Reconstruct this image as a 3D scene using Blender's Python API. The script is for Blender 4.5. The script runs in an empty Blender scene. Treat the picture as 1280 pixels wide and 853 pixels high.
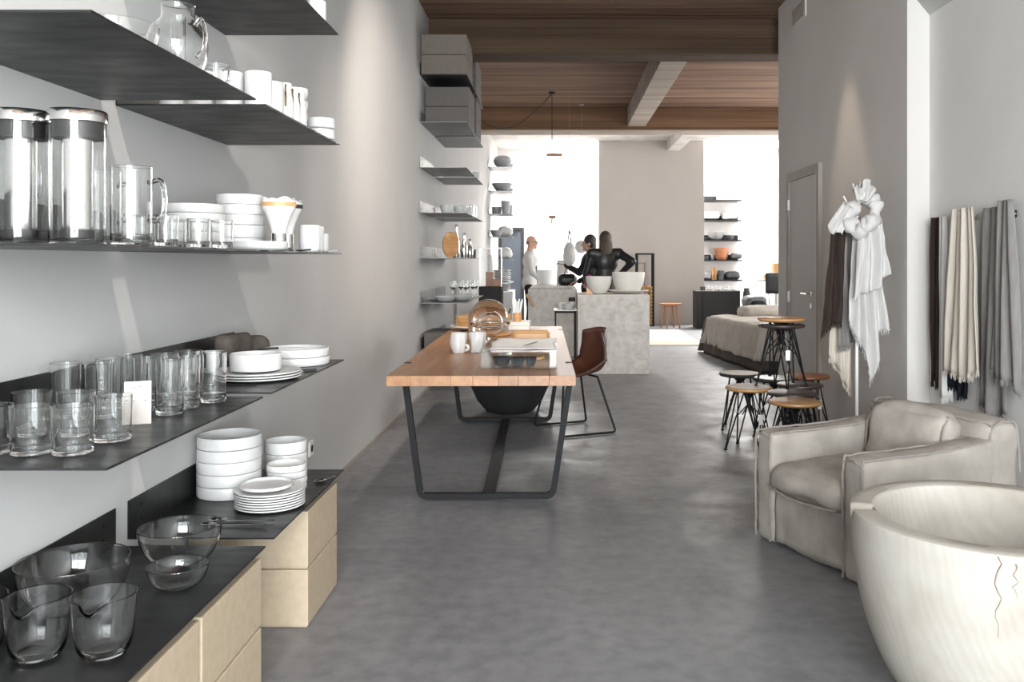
import bpy, bmesh, math, random
from mathutils import Vector, Matrix, noise
random.seed(7)
PI = math.pi
SC = bpy.context.scene
COL = SC.collection

# ------------------------------------------------------------------ camera, world, lights, exposure
cam = bpy.data.cameras.new('camera'); camo = bpy.data.objects.new('camera', cam); COL.objects.link(camo)
camo.location = (0, 0, 1.33); camo.rotation_euler = (PI/2, 0, 0)
cam.sensor_width = 36; cam.lens = 36*1100/1280
cam.shift_x = -57/1280; cam.shift_y = -99.5/1280
cam.clip_start = 0.05; cam.clip_end = 200
SC.camera = camo
w = bpy.data.worlds.new('sky'); SC.world = w; w.use_nodes = True
w.node_tree.nodes['Background'].inputs[0].default_value = (0.93, 0.97, 1.0, 1)
w.node_tree.nodes['Background'].inputs[1].default_value = 2.2
def area(name, loc, rot, sx, sy, power, col):
    l = bpy.data.lights.new(name, 'AREA'); l.shape = 'RECTANGLE'; l.size = sx; l.size_y = sy
    l.energy = power; l.color = col
    o = bpy.data.objects.new(name, l); o.location = loc; o.rotation_euler = rot; COL.objects.link(o); return o
def spot(name, loc, target, power, ang, blend, col, r=0.04):
    l = bpy.data.lights.new(name, 'SPOT'); l.energy = power; l.spot_size = math.radians(ang); l.spot_blend = blend
    l.color = col; l.shadow_soft_size = r
    o = bpy.data.objects.new(name, l); o.location = loc
    o.rotation_euler = (Vector(target)-Vector(loc)).to_track_quat('-Z', 'Y').to_euler(); COL.objects.link(o); return o
# daylight: shop window behind the photographer, two skylights at the far end
area('shop_window_daylight', (0.6, -3.3, 1.75), (PI/2, 0, 0), 3.3, 2.9, 840, (0.93, 0.97, 1.0))
area('skylight_daylight_a', (0.2, 19.25, 4.25), (0, 0, 0), 1.2, 1.35, 620, (1.0, 0.98, 0.96))
area('skylight_daylight_b', (4.0, 19.25, 4.25), (0, 0, 0), 1.8, 1.35, 720, (1.0, 0.98, 0.96))
area('side_window_daylight', (5.3, 12.9, 2.2), (0, PI/2, 0), 2.0, 4.4, 170, (1.0, 0.97, 0.94))
WARM = (1.0, 0.80, 0.62)
spot('left_wall_fill_spot', (0.1, 5.4, 3.75), (-1.3, 7.2, 1.5), 210, 80, 0.9, (1.0, 0.88, 0.78))  # added fill light, brightens the left wall beside the oak table
spot('ceiling_spot_a', (0.72, 1.65, 3.65), (-1.2, 2.9, 1.2), 135, 66, 0.7, (1.0, 0.93, 0.86), .025)
spot('ceiling_spot_b', (1.72, 6.75, 3.75), (2.08, 6.65, 1.5), 60, 36, 0.7, WARM)
spot('ceiling_spot_c', (0.2, 4.6, 3.75), (-0.9, 6.2, 0.9), 120, 70, 0.8, (1.0, 0.90, 0.80))
spot('ceiling_spot_d', (0.9, 2.3, 3.75), (1.4, 3.4, 0.4), 22, 60, 0.8, (1.0, 0.93, 0.86))
spot('ceiling_spot_e', (0.9, 8.3, 3.8), (0.5, 10.7, 0.9), 170, 46, 0.8, (1.0, 0.90, 0.80))
SC.view_settings.view_transform = 'Standard'
SC.view_settings.look = 'None'
SC.view_settings.gamma = 1.0
SC.view_settings.use_curve_mapping = False
SC.view_settings.exposure = 0.35
SC.cycles.max_bounces = 18; SC.cycles.transmission_bounces = 16; SC.cycles.glossy_bounces = 6; SC.cycles.sample_clamp_indirect = 5.0; SC.cycles.transparent_max_bounces = 40; SC.cycles.diffuse_bounces = 5
SC.cycles.caustics_reflective = False; SC.cycles.caustics_refractive = True

# ------------------------------------------------------------------ materials
def newmat(name):
    m = bpy.data.materials.new(name); m.use_nodes = True
    nt = m.node_tree; return m, nt, nt.nodes['Principled BSDF']
def mat(name, col, rough=0.6, metal=0.0, var=0.10, scale=8.0, stretch=(1, 1, 1), bump=0.0, bscale=None, spec=0.5,
        col2=None, detail=4, rvar=0.0, world=False):
    m, nt, b = newmat(name)
    b.inputs['Roughness'].default_value = rough; b.inputs['Metallic'].default_value = metal
    b.inputs['Specular IOR Level'].default_value = spec
    tc = nt.nodes.new('ShaderNodeTexCoord'); mp = nt.nodes.new('ShaderNodeMapping')
    mp.inputs['Scale'].default_value = stretch
    nt.links.new(tc.outputs['Object'], mp.inputs[0])
    if world:
        g = nt.nodes.new('ShaderNodeNewGeometry'); nt.links.new(g.outputs['Position'], mp.inputs[0])
    n = nt.nodes.new('ShaderNodeTexNoise'); n.inputs['Scale'].default_value = scale; n.inputs['Detail'].default_value = detail
    nt.links.new(mp.outputs[0], n.inputs['Vector'])
    r = nt.nodes.new('ShaderNodeValToRGB')
    c1 = [max(0, c*(1-var)) for c in col]; c2 = col2 or [min(1, c*(1+var)) for c in col]
    r.color_ramp.elements[0].position = 0.32; r.color_ramp.elements[1].position = 0.68
    r.color_ramp.elements[0].color = (*c1, 1); r.color_ramp.elements[1].color = (*c2, 1)
    nt.links.new(n.outputs['Fac'], r.inputs[0]); nt.links.new(r.outputs[0], b.inputs['Base Color'])
    if rvar:
        mr = nt.nodes.new('ShaderNodeMapRange'); mr.inputs[1].default_value = .3; mr.inputs[2].default_value = .7
        mr.inputs[3].default_value = max(.02, rough-rvar); mr.inputs[4].default_value = rough+rvar
        nt.links.new(n.outputs['Fac'], mr.inputs[0]); nt.links.new(mr.outputs[0], b.inputs['Roughness'])
    if bump:
        n2 = nt.nodes.new('ShaderNodeTexNoise'); n2.inputs['Scale'].default_value = bscale or scale*4; n2.inputs['Detail'].default_value = 6
        nt.links.new(mp.outputs[0], n2.inputs['Vector'])
        bp = nt.nodes.new('ShaderNodeBump'); bp.inputs['Strength'].default_value = bump; bp.inputs['Distance'].default_value = 0.01
        nt.links.new(n2.outputs['Fac'], bp.inputs['Height']); nt.links.new(bp.outputs[0], b.inputs['Normal'])
    return m
def glassmat(name, tint=(0.965, 0.975, 0.972), ior=1.5, boost=1.0, edge=.55):
    m = bpy.data.materials.new(name); m.use_nodes = True; nt = m.node_tree; nt.nodes.clear()
    out = nt.nodes.new('ShaderNodeOutputMaterial'); mx = nt.nodes.new('ShaderNodeMixShader')
    t = nt.nodes.new('ShaderNodeBsdfTransparent')
    g = nt.nodes.new('ShaderNodeBsdfGlossy'); g.inputs['Roughness'].default_value = 0.02; g.inputs[0].default_value = (0.95, 0.97, 0.97, 1)
    f = nt.nodes.new('ShaderNodeLayerWeight'); f.inputs[0].default_value = .5
    pw = nt.nodes.new('ShaderNodeMath'); pw.operation = 'POWER'; pw.inputs[1].default_value = 5.0; nt.links.new(f.outputs['Facing'], pw.inputs[0])
    f0 = ((ior-1)/(ior+1))**2
    rp = nt.nodes.new('ShaderNodeValToRGB'); rp.color_ramp.elements[0].position = .45; rp.color_ramp.elements[0].color = (*tint, 1)
    rp.color_ramp.elements[1].position = 1.0; rp.color_ramp.elements[1].color = (edge, edge*1.01, edge*1.01, 1)
    nt.links.new(f.outputs['Facing'], rp.inputs[0]); nt.links.new(rp.outputs[0], t.inputs[0])
    mm = nt.nodes.new('ShaderNodeMath'); mm.operation = 'MULTIPLY_ADD'; mm.inputs[1].default_value = .8*boost; mm.inputs[2].default_value = f0*boost; mm.use_clamp = True
    nt.links.new(pw.outputs[0], mm.inputs[0]); nt.links.new(mm.outputs[0], mx.inputs[0])
    nt.links.new(t.outputs[0], mx.inputs[1]); nt.links.new(g.outputs[0], mx.inputs[2]); nt.links.new(mx.outputs[0], out.inputs[0])
    return m
def woodmat(name, ca, cb, rough=0.5, axis='Y', scale=1.0, bump=0.15):
    st = {'X': (0.6, 9, 9), 'Y': (9, 0.6, 9), 'Z': (9, 9, 0.6)}[axis]
    st = tuple(s*scale for s in st)
    m, nt, b = newmat(name); b.inputs['Roughness'].default_value = rough
    tc = nt.nodes.new('ShaderNodeTexCoord'); mp = nt.nodes.new('ShaderNodeMapping'); mp.inputs['Scale'].default_value = st
    oi = nt.nodes.new('ShaderNodeObjectInfo'); ad = nt.nodes.new('ShaderNodeVectorMath'); ad.operation = 'ADD'
    sc = nt.nodes.new('ShaderNodeMath'); sc.operation = 'MULTIPLY'; sc.inputs[1].default_value = 37.0
    nt.links.new(oi.outputs['Random'], sc.inputs[0]); nt.links.new(tc.outputs['Object'], ad.inputs[0]); nt.links.new(sc.outputs[0], ad.inputs[1])
    nt.links.new(ad.outputs[0], mp.inputs[0])
    n = nt.nodes.new('ShaderNodeTexNoise'); n.inputs['Scale'].default_value = 3.0; n.inputs['Detail'].default_value = 8; n.inputs['Distortion'].default_value = 0.8
    nt.links.new(mp.outputs[0], n.inputs['Vector'])
    r = nt.nodes.new('ShaderNodeValToRGB'); r.color_ramp.elements[0].position = .3; r.color_ramp.elements[1].position = .72
    r.color_ramp.elements[0].color = (*ca, 1); r.color_ramp.elements[1].color = (*cb, 1)
    nt.links.new(n.outputs['Fac'], r.inputs[0])
    hs = nt.nodes.new('ShaderNodeHueSaturation'); mr = nt.nodes.new('ShaderNodeMapRange')
    mr.inputs[3].default_value = 0.86; mr.inputs[4].default_value = 1.1
    nt.links.new(oi.outputs['Random'], mr.inputs[0]); nt.links.new(mr.outputs[0], hs.inputs['Value'])
    nt.links.new(r.outputs[0], hs.inputs['Color']); nt.links.new(hs.outputs[0], b.inputs['Base Color'])
    bp = nt.nodes.new('ShaderNodeBump'); bp.inputs['Strength'].default_value = bump; bp.inputs['Distance'].default_value = .004
    nt.links.new(n.outputs['Fac'], bp.inputs['Height']); nt.links.new(bp.outputs[0], b.inputs['Normal'])
    return m
M = {}
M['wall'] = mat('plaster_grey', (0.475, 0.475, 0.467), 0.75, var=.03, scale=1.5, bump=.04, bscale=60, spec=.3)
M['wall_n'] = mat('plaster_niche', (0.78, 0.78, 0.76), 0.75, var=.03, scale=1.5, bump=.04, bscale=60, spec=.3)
M['wall_r'] = mat('plaster_warm', (0.63, 0.61, 0.58), 0.8, var=.03, scale=1.2, bump=.04, bscale=60, spec=.25)
M['wall_w'] = mat('plaster_white', (0.80, 0.79, 0.78), 0.8, var=.02, scale=1.2, bump=.03, bscale=60, spec=.25)
M['wall_p'] = mat('plaster_pier', (0.45, 0.415, 0.385), 0.8, var=.03, scale=1.0, bump=.05, bscale=40, spec=.2)
# polished concrete floor
m, nt, b = newmat('polished_concrete')
tc = nt.nodes.new('ShaderNodeTexCoord')
n1 = nt.nodes.new('ShaderNodeTexNoise'); n1.inputs['Scale'].default_value = 0.9; n1.inputs['Detail'].default_value = 6; n1.inputs['Distortion'].default_value = .6
n2 = nt.nodes.new('ShaderNodeTexNoise'); n2.inputs['Scale'].default_value = 14; n2.inputs['Detail'].default_value = 8
n3 = nt.nodes.new('ShaderNodeTexNoise'); n3.inputs['Scale'].default_value = 4; n3.inputs['Detail'].default_value = 3
for n in (n1, n2, n3): nt.links.new(tc.outputs['Object'], n.inputs['Vector'])
r1 = nt.nodes.new('ShaderNodeValToRGB'); r1.color_ramp.elements[0].position = .3; r1.color_ramp.elements[1].position = .7
r1.color_ramp.elements[0].color = (0.165, 0.168, 0.176, 1); r1.color_ramp.elements[1].color = (0.225, 0.226, 0.234, 1)
r2 = nt.nodes.new('ShaderNodeValToRGB'); r2.color_ramp.elements[0].position = .35; r2.color_ramp.elements[1].position = .75
r2.color_ramp.elements[0].color = (0.82, 0.82, 0.82, 1); r2.color_ramp.elements[1].color = (1.15, 1.15, 1.15, 1)
mx = nt.nodes.new('ShaderNodeMix'); mx.data_type = 'RGBA'; mx.blend_type = 'MULTIPLY'; mx.inputs[0].default_value = 1
nt.links.new(n1.outputs['Fac'], r1.inputs[0]); nt.links.new(n2.outputs['Fac'], r2.inputs[0])
nt.links.new(r1.outputs[0], mx.inputs[6]); nt.links.new(r2.outputs[0], mx.inputs[7]); nt.links.new(mx.outputs[2], b.inputs['Base Color'])
mr = nt.nodes.new('ShaderNodeMapRange'); mr.inputs[1].default_value = .3; mr.inputs[2].default_value = .7; mr.inputs[3].default_value = .35; mr.inputs[4].default_value = .53
nt.links.new(n3.outputs['Fac'], mr.inputs[0]); nt.links.new(mr.outputs[0], b.inputs['Roughness'])
bp = nt.nodes.new('ShaderNodeBump'); bp.inputs['Strength'].default_value = .05; bp.inputs['Distance'].default_value = .004
nt.links.new(n2.outputs['Fac'], bp.inputs['Height']); nt.links.new(bp.outputs[0], b.inputs['Normal'])
M['floor'] = m
# board-marked concrete ceiling (boards run across the room, about 12 cm each)
def boardmat(name, ca, cb, pitch, strength=1.0):
    m, nt, b = newmat(name); b.inputs['Roughness'].default_value = .85; b.inputs['Specular IOR Level'].default_value = .2
    g = nt.nodes.new('ShaderNodeNewGeometry'); mp = nt.nodes.new('ShaderNodeMapping'); mp.inputs['Scale'].default_value = (.25, 6, 6)
    nt.links.new(g.outputs['Position'], mp.inputs[0])
    n = nt.nodes.new('ShaderNodeTexNoise'); n.inputs['Scale'].default_value = 1.2; n.inputs['Detail'].default_value = 8
    nt.links.new(mp.outputs[0], n.inputs['Vector'])
    r = nt.nodes.new('ShaderNodeValToRGB'); r.color_ramp.elements[0].position = .3; r.color_ramp.elements[1].position = .7
    r.color_ramp.elements[0].color = (*ca, 1); r.color_ramp.elements[1].color = (*cb, 1); nt.links.new(n.outputs['Fac'], r.inputs[0])
    nt.links.new(r.outputs[0], b.inputs['Base Color'])
    sx = nt.nodes.new('ShaderNodeSeparateXYZ'); nt.links.new(g.outputs['Position'], sx.inputs[0])
    ad = nt.nodes.new('ShaderNodeMath'); ad.operation = 'ADD'; nt.links.new(sx.outputs[1], ad.inputs[0]); nt.links.new(sx.outputs[2], ad.inputs[1])
    md = nt.nodes.new('ShaderNodeMath'); md.operation = 'PINGPONG'; md.inputs[1].default_value = pitch/2; nt.links.new(ad.outputs[0], md.inputs[0])
    lt = nt.nodes.new('ShaderNodeMapRange'); lt.inputs[1].default_value = 0; lt.inputs[2].default_value = .012; nt.links.new(md.outputs[0], lt.inputs[0])
    mu = nt.nodes.new('ShaderNodeMath'); mu.operation = 'MULTIPLY_ADD'; mu.inputs[1].default_value = .6; nt.links.new(lt.outputs[0], mu.inputs[0]); nt.links.new(n.outputs['Fac'], mu.inputs[2])
    bp = nt.nodes.new('ShaderNodeBump'); bp.inputs['Strength'].default_value = strength; bp.inputs['Distance'].default_value = .03
    nt.links.new(mu.outputs[0], bp.inputs['Height']); nt.links.new(bp.outputs[0], b.inputs['Normal'])
    return m
M['ceil'] = boardmat('board_marked_ceiling', (0.115, 0.068, 0.045), (0.28, 0.182, 0.128), .12)
M['beam'] = boardmat('board_marked_beam', (0.048, 0.030, 0.019), (0.095, 0.062, 0.040), .11, .35)
M['beam_lit'] = boardmat('board_marked_beam_lit', (0.095, 0.052, 0.029), (0.19, 0.108, 0.064), .11, .45)  # same concrete as the other beam, its stronger lighting put into the colour
M['ceil_w'] = mat('painted_concrete_ceiling', (0.62, 0.59, 0.56), .85, var=.14, scale=3, bump=.2, bscale=18)
M['joist'] = boardmat('pale_board_marked_joist', (0.30, 0.25, 0.21), (0.50, 0.43, 0.37), .15)
M['steel'] = mat('blackened_steel', (0.0125, 0.0128, 0.0132), 0.38, 0.2, var=.2, scale=5, stretch=(1, 3, 1), rvar=.08, spec=.38)
M['steel_g'] = mat('grey_steel', (0.22, 0.22, 0.22), 0.42, 0.6, var=.15, scale=6, rvar=.08)
M['black'] = mat('black_powder_coat', (0.008, 0.008, 0.0085), 0.6, 0.0, var=.1, scale=10, spec=.25)
M['blackmat'] = mat('matt_black', (0.02, 0.02, 0.021), 0.75, 0, var=.15, scale=6, bump=.1)
M['chrome'] = mat('polished_steel', (0.72, 0.71, 0.69), 0.14, 1.0, var=.04, scale=4)
M['ceramic'] = mat('white_porcelain', (0.59, 0.59, 0.58), 0.34, 0, var=.015, scale=10)
M['ceramic2'] = mat('offwhite_stoneware', (0.72, 0.71, 0.67), 0.4, 0, var=.03, scale=10)
M['greycer'] = mat('grey_stoneware', (0.30, 0.31, 0.32), 0.5, 0, var=.1, scale=10)
M['darkcer'] = mat('charcoal_stoneware', (0.075, 0.08, 0.088), 0.5, 0, var=.15, scale=10)
M['celadon'] = mat('pale_grey_glaze', (0.50, 0.53, 0.52), 0.3, 0, var=.05, scale=10)
gm, gnt, gb = newmat('clear_glass'); gb.inputs['Base Color'].default_value = (.985, .995, .992, 1); gb.inputs['Roughness'].default_value = 0.0
gb.inputs['Transmission Weight'].default_value = 1.0; gb.inputs['IOR'].default_value = 1.47
gn = gnt.nodes.new('ShaderNodeTexNoise'); gn.inputs['Scale'].default_value = 14; gbp = gnt.nodes.new('ShaderNodeBump'); gbp.inputs['Strength'].default_value = .02; gbp.inputs['Distance'].default_value = .01
gtc = gnt.nodes.new('ShaderNodeTexCoord'); gnt.links.new(gtc.outputs['Object'], gn.inputs['Vector']); gnt.links.new(gn.outputs['Fac'], gbp.inputs['Height']); gnt.links.new(gbp.outputs[0], gb.inputs['Normal'])
M['glass'] = gm
M['acrylic'] = glassmat('clear_acrylic', (0.985, 0.985, 0.985), 1.45, .55, .75)
M['kraft'] = mat('kraft_board', (0.42, 0.345, 0.25), 0.8, 0, var=.05, scale=30, bump=.06, bscale=120, spec=.2)
M['taupe'] = mat('taupe_board', (0.175, 0.152, 0.132), 0.8, 0, var=.05, scale=20, bump=.05, spec=.2)
M['taupe_d'] = mat('taupe_board_greyer', (0.14, 0.13, 0.12), 0.8, 0, var=.05, scale=20, bump=.05, spec=.2)
M['oak'] = woodmat('oiled_oak', (0.25, 0.112, 0.044), (0.385, 0.195, 0.085), 0.34, 'Y', .8, .08)
M['tanwood'] = woodmat('honey_wood', (0.46, 0.235, 0.09), (0.62, 0.36, 0.16), 0.4, 'X', 1.0, .08)
M['redwood'] = woodmat('red_brown_wood', (0.25, 0.095, 0.04), (0.40, 0.17, 0.08), 0.4, 'X', 1, .08)
M['darkwood'] = woodmat('dark_stained_wood', (0.03, 0.022, 0.02), (0.07, 0.05, 0.045), 0.4, 'X', 1, .08)
M['palewood'] = woodmat('limed_wood', (0.60, 0.54, 0.45), (0.74, 0.69, 0.61), 0.5, 'X', 1, .08)
M['leather_br'] = mat('brown_leather', (0.055, 0.019, 0.011), 0.36, 0, var=.3, scale=6, bump=.1, bscale=70)
M['leather_tan'] = mat('tan_leather', (0.52, 0.29, 0.12), 0.45, 0, var=.12, scale=8, bump=.06, bscale=70)
M['suede'] = mat('stonewashed_suede', (0.345, 0.318, 0.285), 0.85, 0, var=.16, scale=7, bump=.25, bscale=24, spec=.15)
M['seam'] = mat('suede_seam', (0.27, 0.25, 0.225), 0.9, 0, var=.12, scale=20, bump=.2, spec=.1)
M['linen_w'] = mat('white_linen', (0.60, 0.59, 0.57), 0.9, 0, var=.05, scale=30, stretch=(3, 3, .4), bump=.2, bscale=90, spec=.1)
M['linen_c'] = mat('cream_linen', (0.60, 0.55, 0.475), 0.9, 0, var=.07, scale=20, stretch=(3, 3, .4), bump=.2, bscale=90, spec=.1)
M['linen_g'] = mat('grey_linen', (0.235, 0.225, 0.215), 0.9, 0, var=.1, scale=20, stretch=(3, 3, .4), bump=.2, bscale=90, spec=.1)
M['linen_b'] = mat('brown_black_linen', (0.04, 0.029, 0.024), 0.9, 0, var=.15, scale=20, stretch=(3, 3, .4), bump=.2, bscale=90, spec=.1)
M['linen_n'] = mat('navy_black_linen', (0.013, 0.014, 0.02), 0.9, 0, var=.15, scale=20, bump=.2, bscale=90, spec=.1)
M['bedlinen'] = mat('oatmeal_bed_linen', (0.50, 0.46, 0.41), 0.9, 0, var=.1, scale=12, bump=.3, bscale=60, spec=.1)
M['beddark'] = mat('brown_grey_bed_linen', (0.10, 0.085, 0.075), 0.9, 0, var=.15, scale=12, bump=.3, bscale=60, spec=.1)
M['napkin'] = mat('taupe_napkin', (0.115, 0.098, 0.086), 0.9, 0, var=.15, scale=12, bump=.3, bscale=90, spec=.1)
M['paper'] = mat('white_paper', (0.86, 0.86, 0.85), 0.4, 0, var=.02, scale=8, spec=.2)
M['card'] = mat('cream_card', (0.52, 0.495, 0.465), 0.7, 0, var=.02, scale=8, spec=.2)
M['ink'] = mat('grey_ink', (0.16, 0.16, 0.16), 0.8, 0, var=.02, scale=8)
M['rug'] = mat('woven_cream_rug', (0.62, 0.55, 0.47), 0.95, 0, var=.12, scale=20, stretch=(1, 6, 1), bump=.5, bscale=80, spec=.1)
M['frame'] = mat('taupe_door_frame', (0.30, 0.27, 0.24), 0.6, 0, var=.05, scale=6)
M['leaf'] = mat('grey_door_leaf', (0.50, 0.485, 0.47), 0.6, 0, var=.03, scale=6)
M['cream'] = mat('cream_edge', (0.62, 0.55, 0.46), 0.7, 0, var=.05, scale=6)
M['bluedoor'] = mat('blue_grey_door', (0.052, 0.063, 0.08), 0.5, 0, var=.06, scale=4)
M['white'] = mat('white_lacquer', (0.78, 0.78, 0.77), 0.45, 0, var=.02, scale=6)
M['charcoal'] = mat('charcoal_board', (0.022, 0.021, 0.021), 0.65, 0, var=.1, scale=6, spec=.3)
M['gold'] = mat('brass', (0.62, 0.42, 0.24), 0.25, 1, var=.05, scale=6)
M['straw'] = mat('frosted_straw', (0.78, 0.80, 0.80), 0.5, 0, var=.05, scale=6)
M['skin'] = mat('skin', (0.52, 0.31, 0.23), 0.55, 0, var=.06, scale=12, spec=.3)
M['sweater'] = mat('pale_grey_jersey', (0.55, 0.54, 0.53), 0.9, 0, var=.06, scale=20, bump=.2, bscale=80, spec=.1)
M['blackcloth'] = mat('black_cloth', (0.013, 0.013, 0.014), 0.8, 0, var=.2, scale=14, bump=.3, bscale=40, spec=.3)
M['blackleather'] = mat('black_leather', (0.012, 0.012, 0.013), 0.4, 0, var=.2, scale=14, bump=.3, bscale=30)
M['magenta'] = mat('magenta_cloth', (0.42, 0.02, 0.27), 0.85, 0, var=.1, scale=14)
M['hair_bl'] = mat('dark_blond_hair', (0.06, 0.041, 0.026), 0.55, 0, var=.4, scale=30, stretch=(6, 6, .5), bump=.5)
M['hair_dk'] = mat('dark_brown_hair', (0.022, 0.016, 0.013), 0.5, 0, var=.4, scale=30, stretch=(6, 6, .5), bump=.5)
M['stubble'] = mat('grey_brown_stubble', (0.26, 0.16, 0.12), 0.8, 0, var=.1, scale=40)
M['bark'] = mat('split_firewood', (0.42, 0.24, 0.10), 0.85, 0, var=.35, scale=9, bump=.4)
# stone counter: pale concrete with darker pits and specks
def stonemat(name, base, dark, light):
    m, nt, b = newmat(name); b.inputs['Roughness'].default_value = .8; b.inputs['Specular IOR Level'].default_value = .25
    tc = nt.nodes.new('ShaderNodeTexCoord')
    n = nt.nodes.new('ShaderNodeTexNoise'); n.inputs['Scale'].default_value = 9; n.inputs['Detail'].default_value = 9; n.inputs['Roughness'].default_value = .7
    v = nt.nodes.new('ShaderNodeTexVoronoi'); v.inputs['Scale'].default_value = 34
    nt.links.new(tc.outputs['Object'], n.inputs['Vector']); nt.links.new(tc.outputs['Object'], v.inputs['Vector'])
    r = nt.nodes.new('ShaderNodeValToRGB'); r.color_ramp.elements[0].position = .3; r.color_ramp.elements[1].position = .68
    r.color_ramp.elements[0].color = (*dark, 1); r.color_ramp.elements[1].color = (*light, 1)
    e = r.color_ramp.elements.new(.47); e.color = (*base, 1)
    nt.links.new(n.outputs['Fac'], r.inputs[0])
    r2 = nt.nodes.new('ShaderNodeValToRGB'); r2.color_ramp.elements[0].position = .05; r2.color_ramp.elements[1].position = .22
    r2.color_ramp.elements[0].color = (.72, .7, .68, 1); r2.color_ramp.elements[1].color = (1, 1, 1, 1)
    nt.links.new(v.outputs['Distance'], r2.inputs[0])
    mx = nt.nodes.new('ShaderNodeMix'); mx.data_type = 'RGBA'; mx.blend_type = 'MULTIPLY'; mx.inputs[0].default_value = .8
    nt.links.new(r.outputs[0], mx.inputs[6]); nt.links.new(r2.outputs[0], mx.inputs[7]); nt.links.new(mx.outputs[2], b.inputs['Base Color'])
    bp = nt.nodes.new('ShaderNodeBump'); bp.inputs['Strength'].default_value = .3; bp.inputs['Distance'].default_value = .01
    nt.links.new(n.outputs['Fac'], bp.inputs['Height']); nt.links.new(bp.outputs[0], b.inputs['Normal'])
    return m
M['stone'] = stonemat('pale_cast_stone', (0.57, 0.55, 0.515), (0.42, 0.395, 0.37), (0.70, 0.68, 0.65))
# big turned bowl: bleached wood with growth rings
m, nt, b = newmat('bleached_turned_wood'); b.inputs['Roughness'].default_value = .7; b.inputs['Specular IOR Level'].default_value = .25
tc = nt.nodes.new('ShaderNodeTexCoord'); mp = nt.nodes.new('ShaderNodeMapping'); mp.inputs['Location'].default_value = (.12, .25, .1); mp.inputs['Rotation'].default_value = (.2, .5, .3)
mp.inputs['Scale'].default_value = (1, 1, .45)
nt.links.new(tc.outputs['Object'], mp.inputs[0])
wv = nt.nodes.new('ShaderNodeTexWave'); wv.wave_type = 'RINGS'; wv.rings_direction = 'Z'; wv.inputs['Scale'].default_value = 16; wv.inputs['Distortion'].default_value = 5; wv.inputs['Detail'].default_value = 4; wv.inputs['Detail Scale'].default_value = 1.2
nt.links.new(mp.outputs[0], wv.inputs['Vector'])
nn = nt.nodes.new('ShaderNodeTexNoise'); nn.inputs['Scale'].default_value = 5; nn.inputs['Detail'].default_value = 8; nt.links.new(tc.outputs['Object'], nn.inputs['Vector'])
av = nt.nodes.new('ShaderNodeMath'); av.operation = 'MULTIPLY_ADD'; av.inputs[1].default_value = .07; nt.links.new(wv.outputs['Fac'], av.inputs[0])
nb = nt.nodes.new('ShaderNodeMath'); nb.operation = 'MULTIPLY'; nb.inputs[1].default_value = .93; nt.links.new(nn.outputs['Fac'], nb.inputs[0]); nt.links.new(nb.outputs[0], av.inputs[2])
r = nt.nodes.new('ShaderNodeValToRGB'); r.color_ramp.elements[0].position = .25; r.color_ramp.elements[1].position = .72
r.color_ramp.elements[0].color = (.29, .265, .22, 1); r.color_ramp.elements[1].color = (.41, .395, .36, 1)
nt.links.new(av.outputs[0], r.inputs[0]); nt.links.new(r.outputs[0], b.inputs['Base Color'])
bp = nt.nodes.new('ShaderNodeBump'); bp.inputs['Strength'].default_value = .06; bp.inputs['Distance'].default_value = .004
nt.links.new(av.outputs[0], bp.inputs['Height']); nt.links.new(bp.outputs[0], b.inputs['Normal'])
M['bowlwood'] = m
M['crack'] = mat('dark_wood_crack', (0.20, 0.165, 0.12), .9, 0, var=.4, scale=30, bump=.3)

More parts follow.
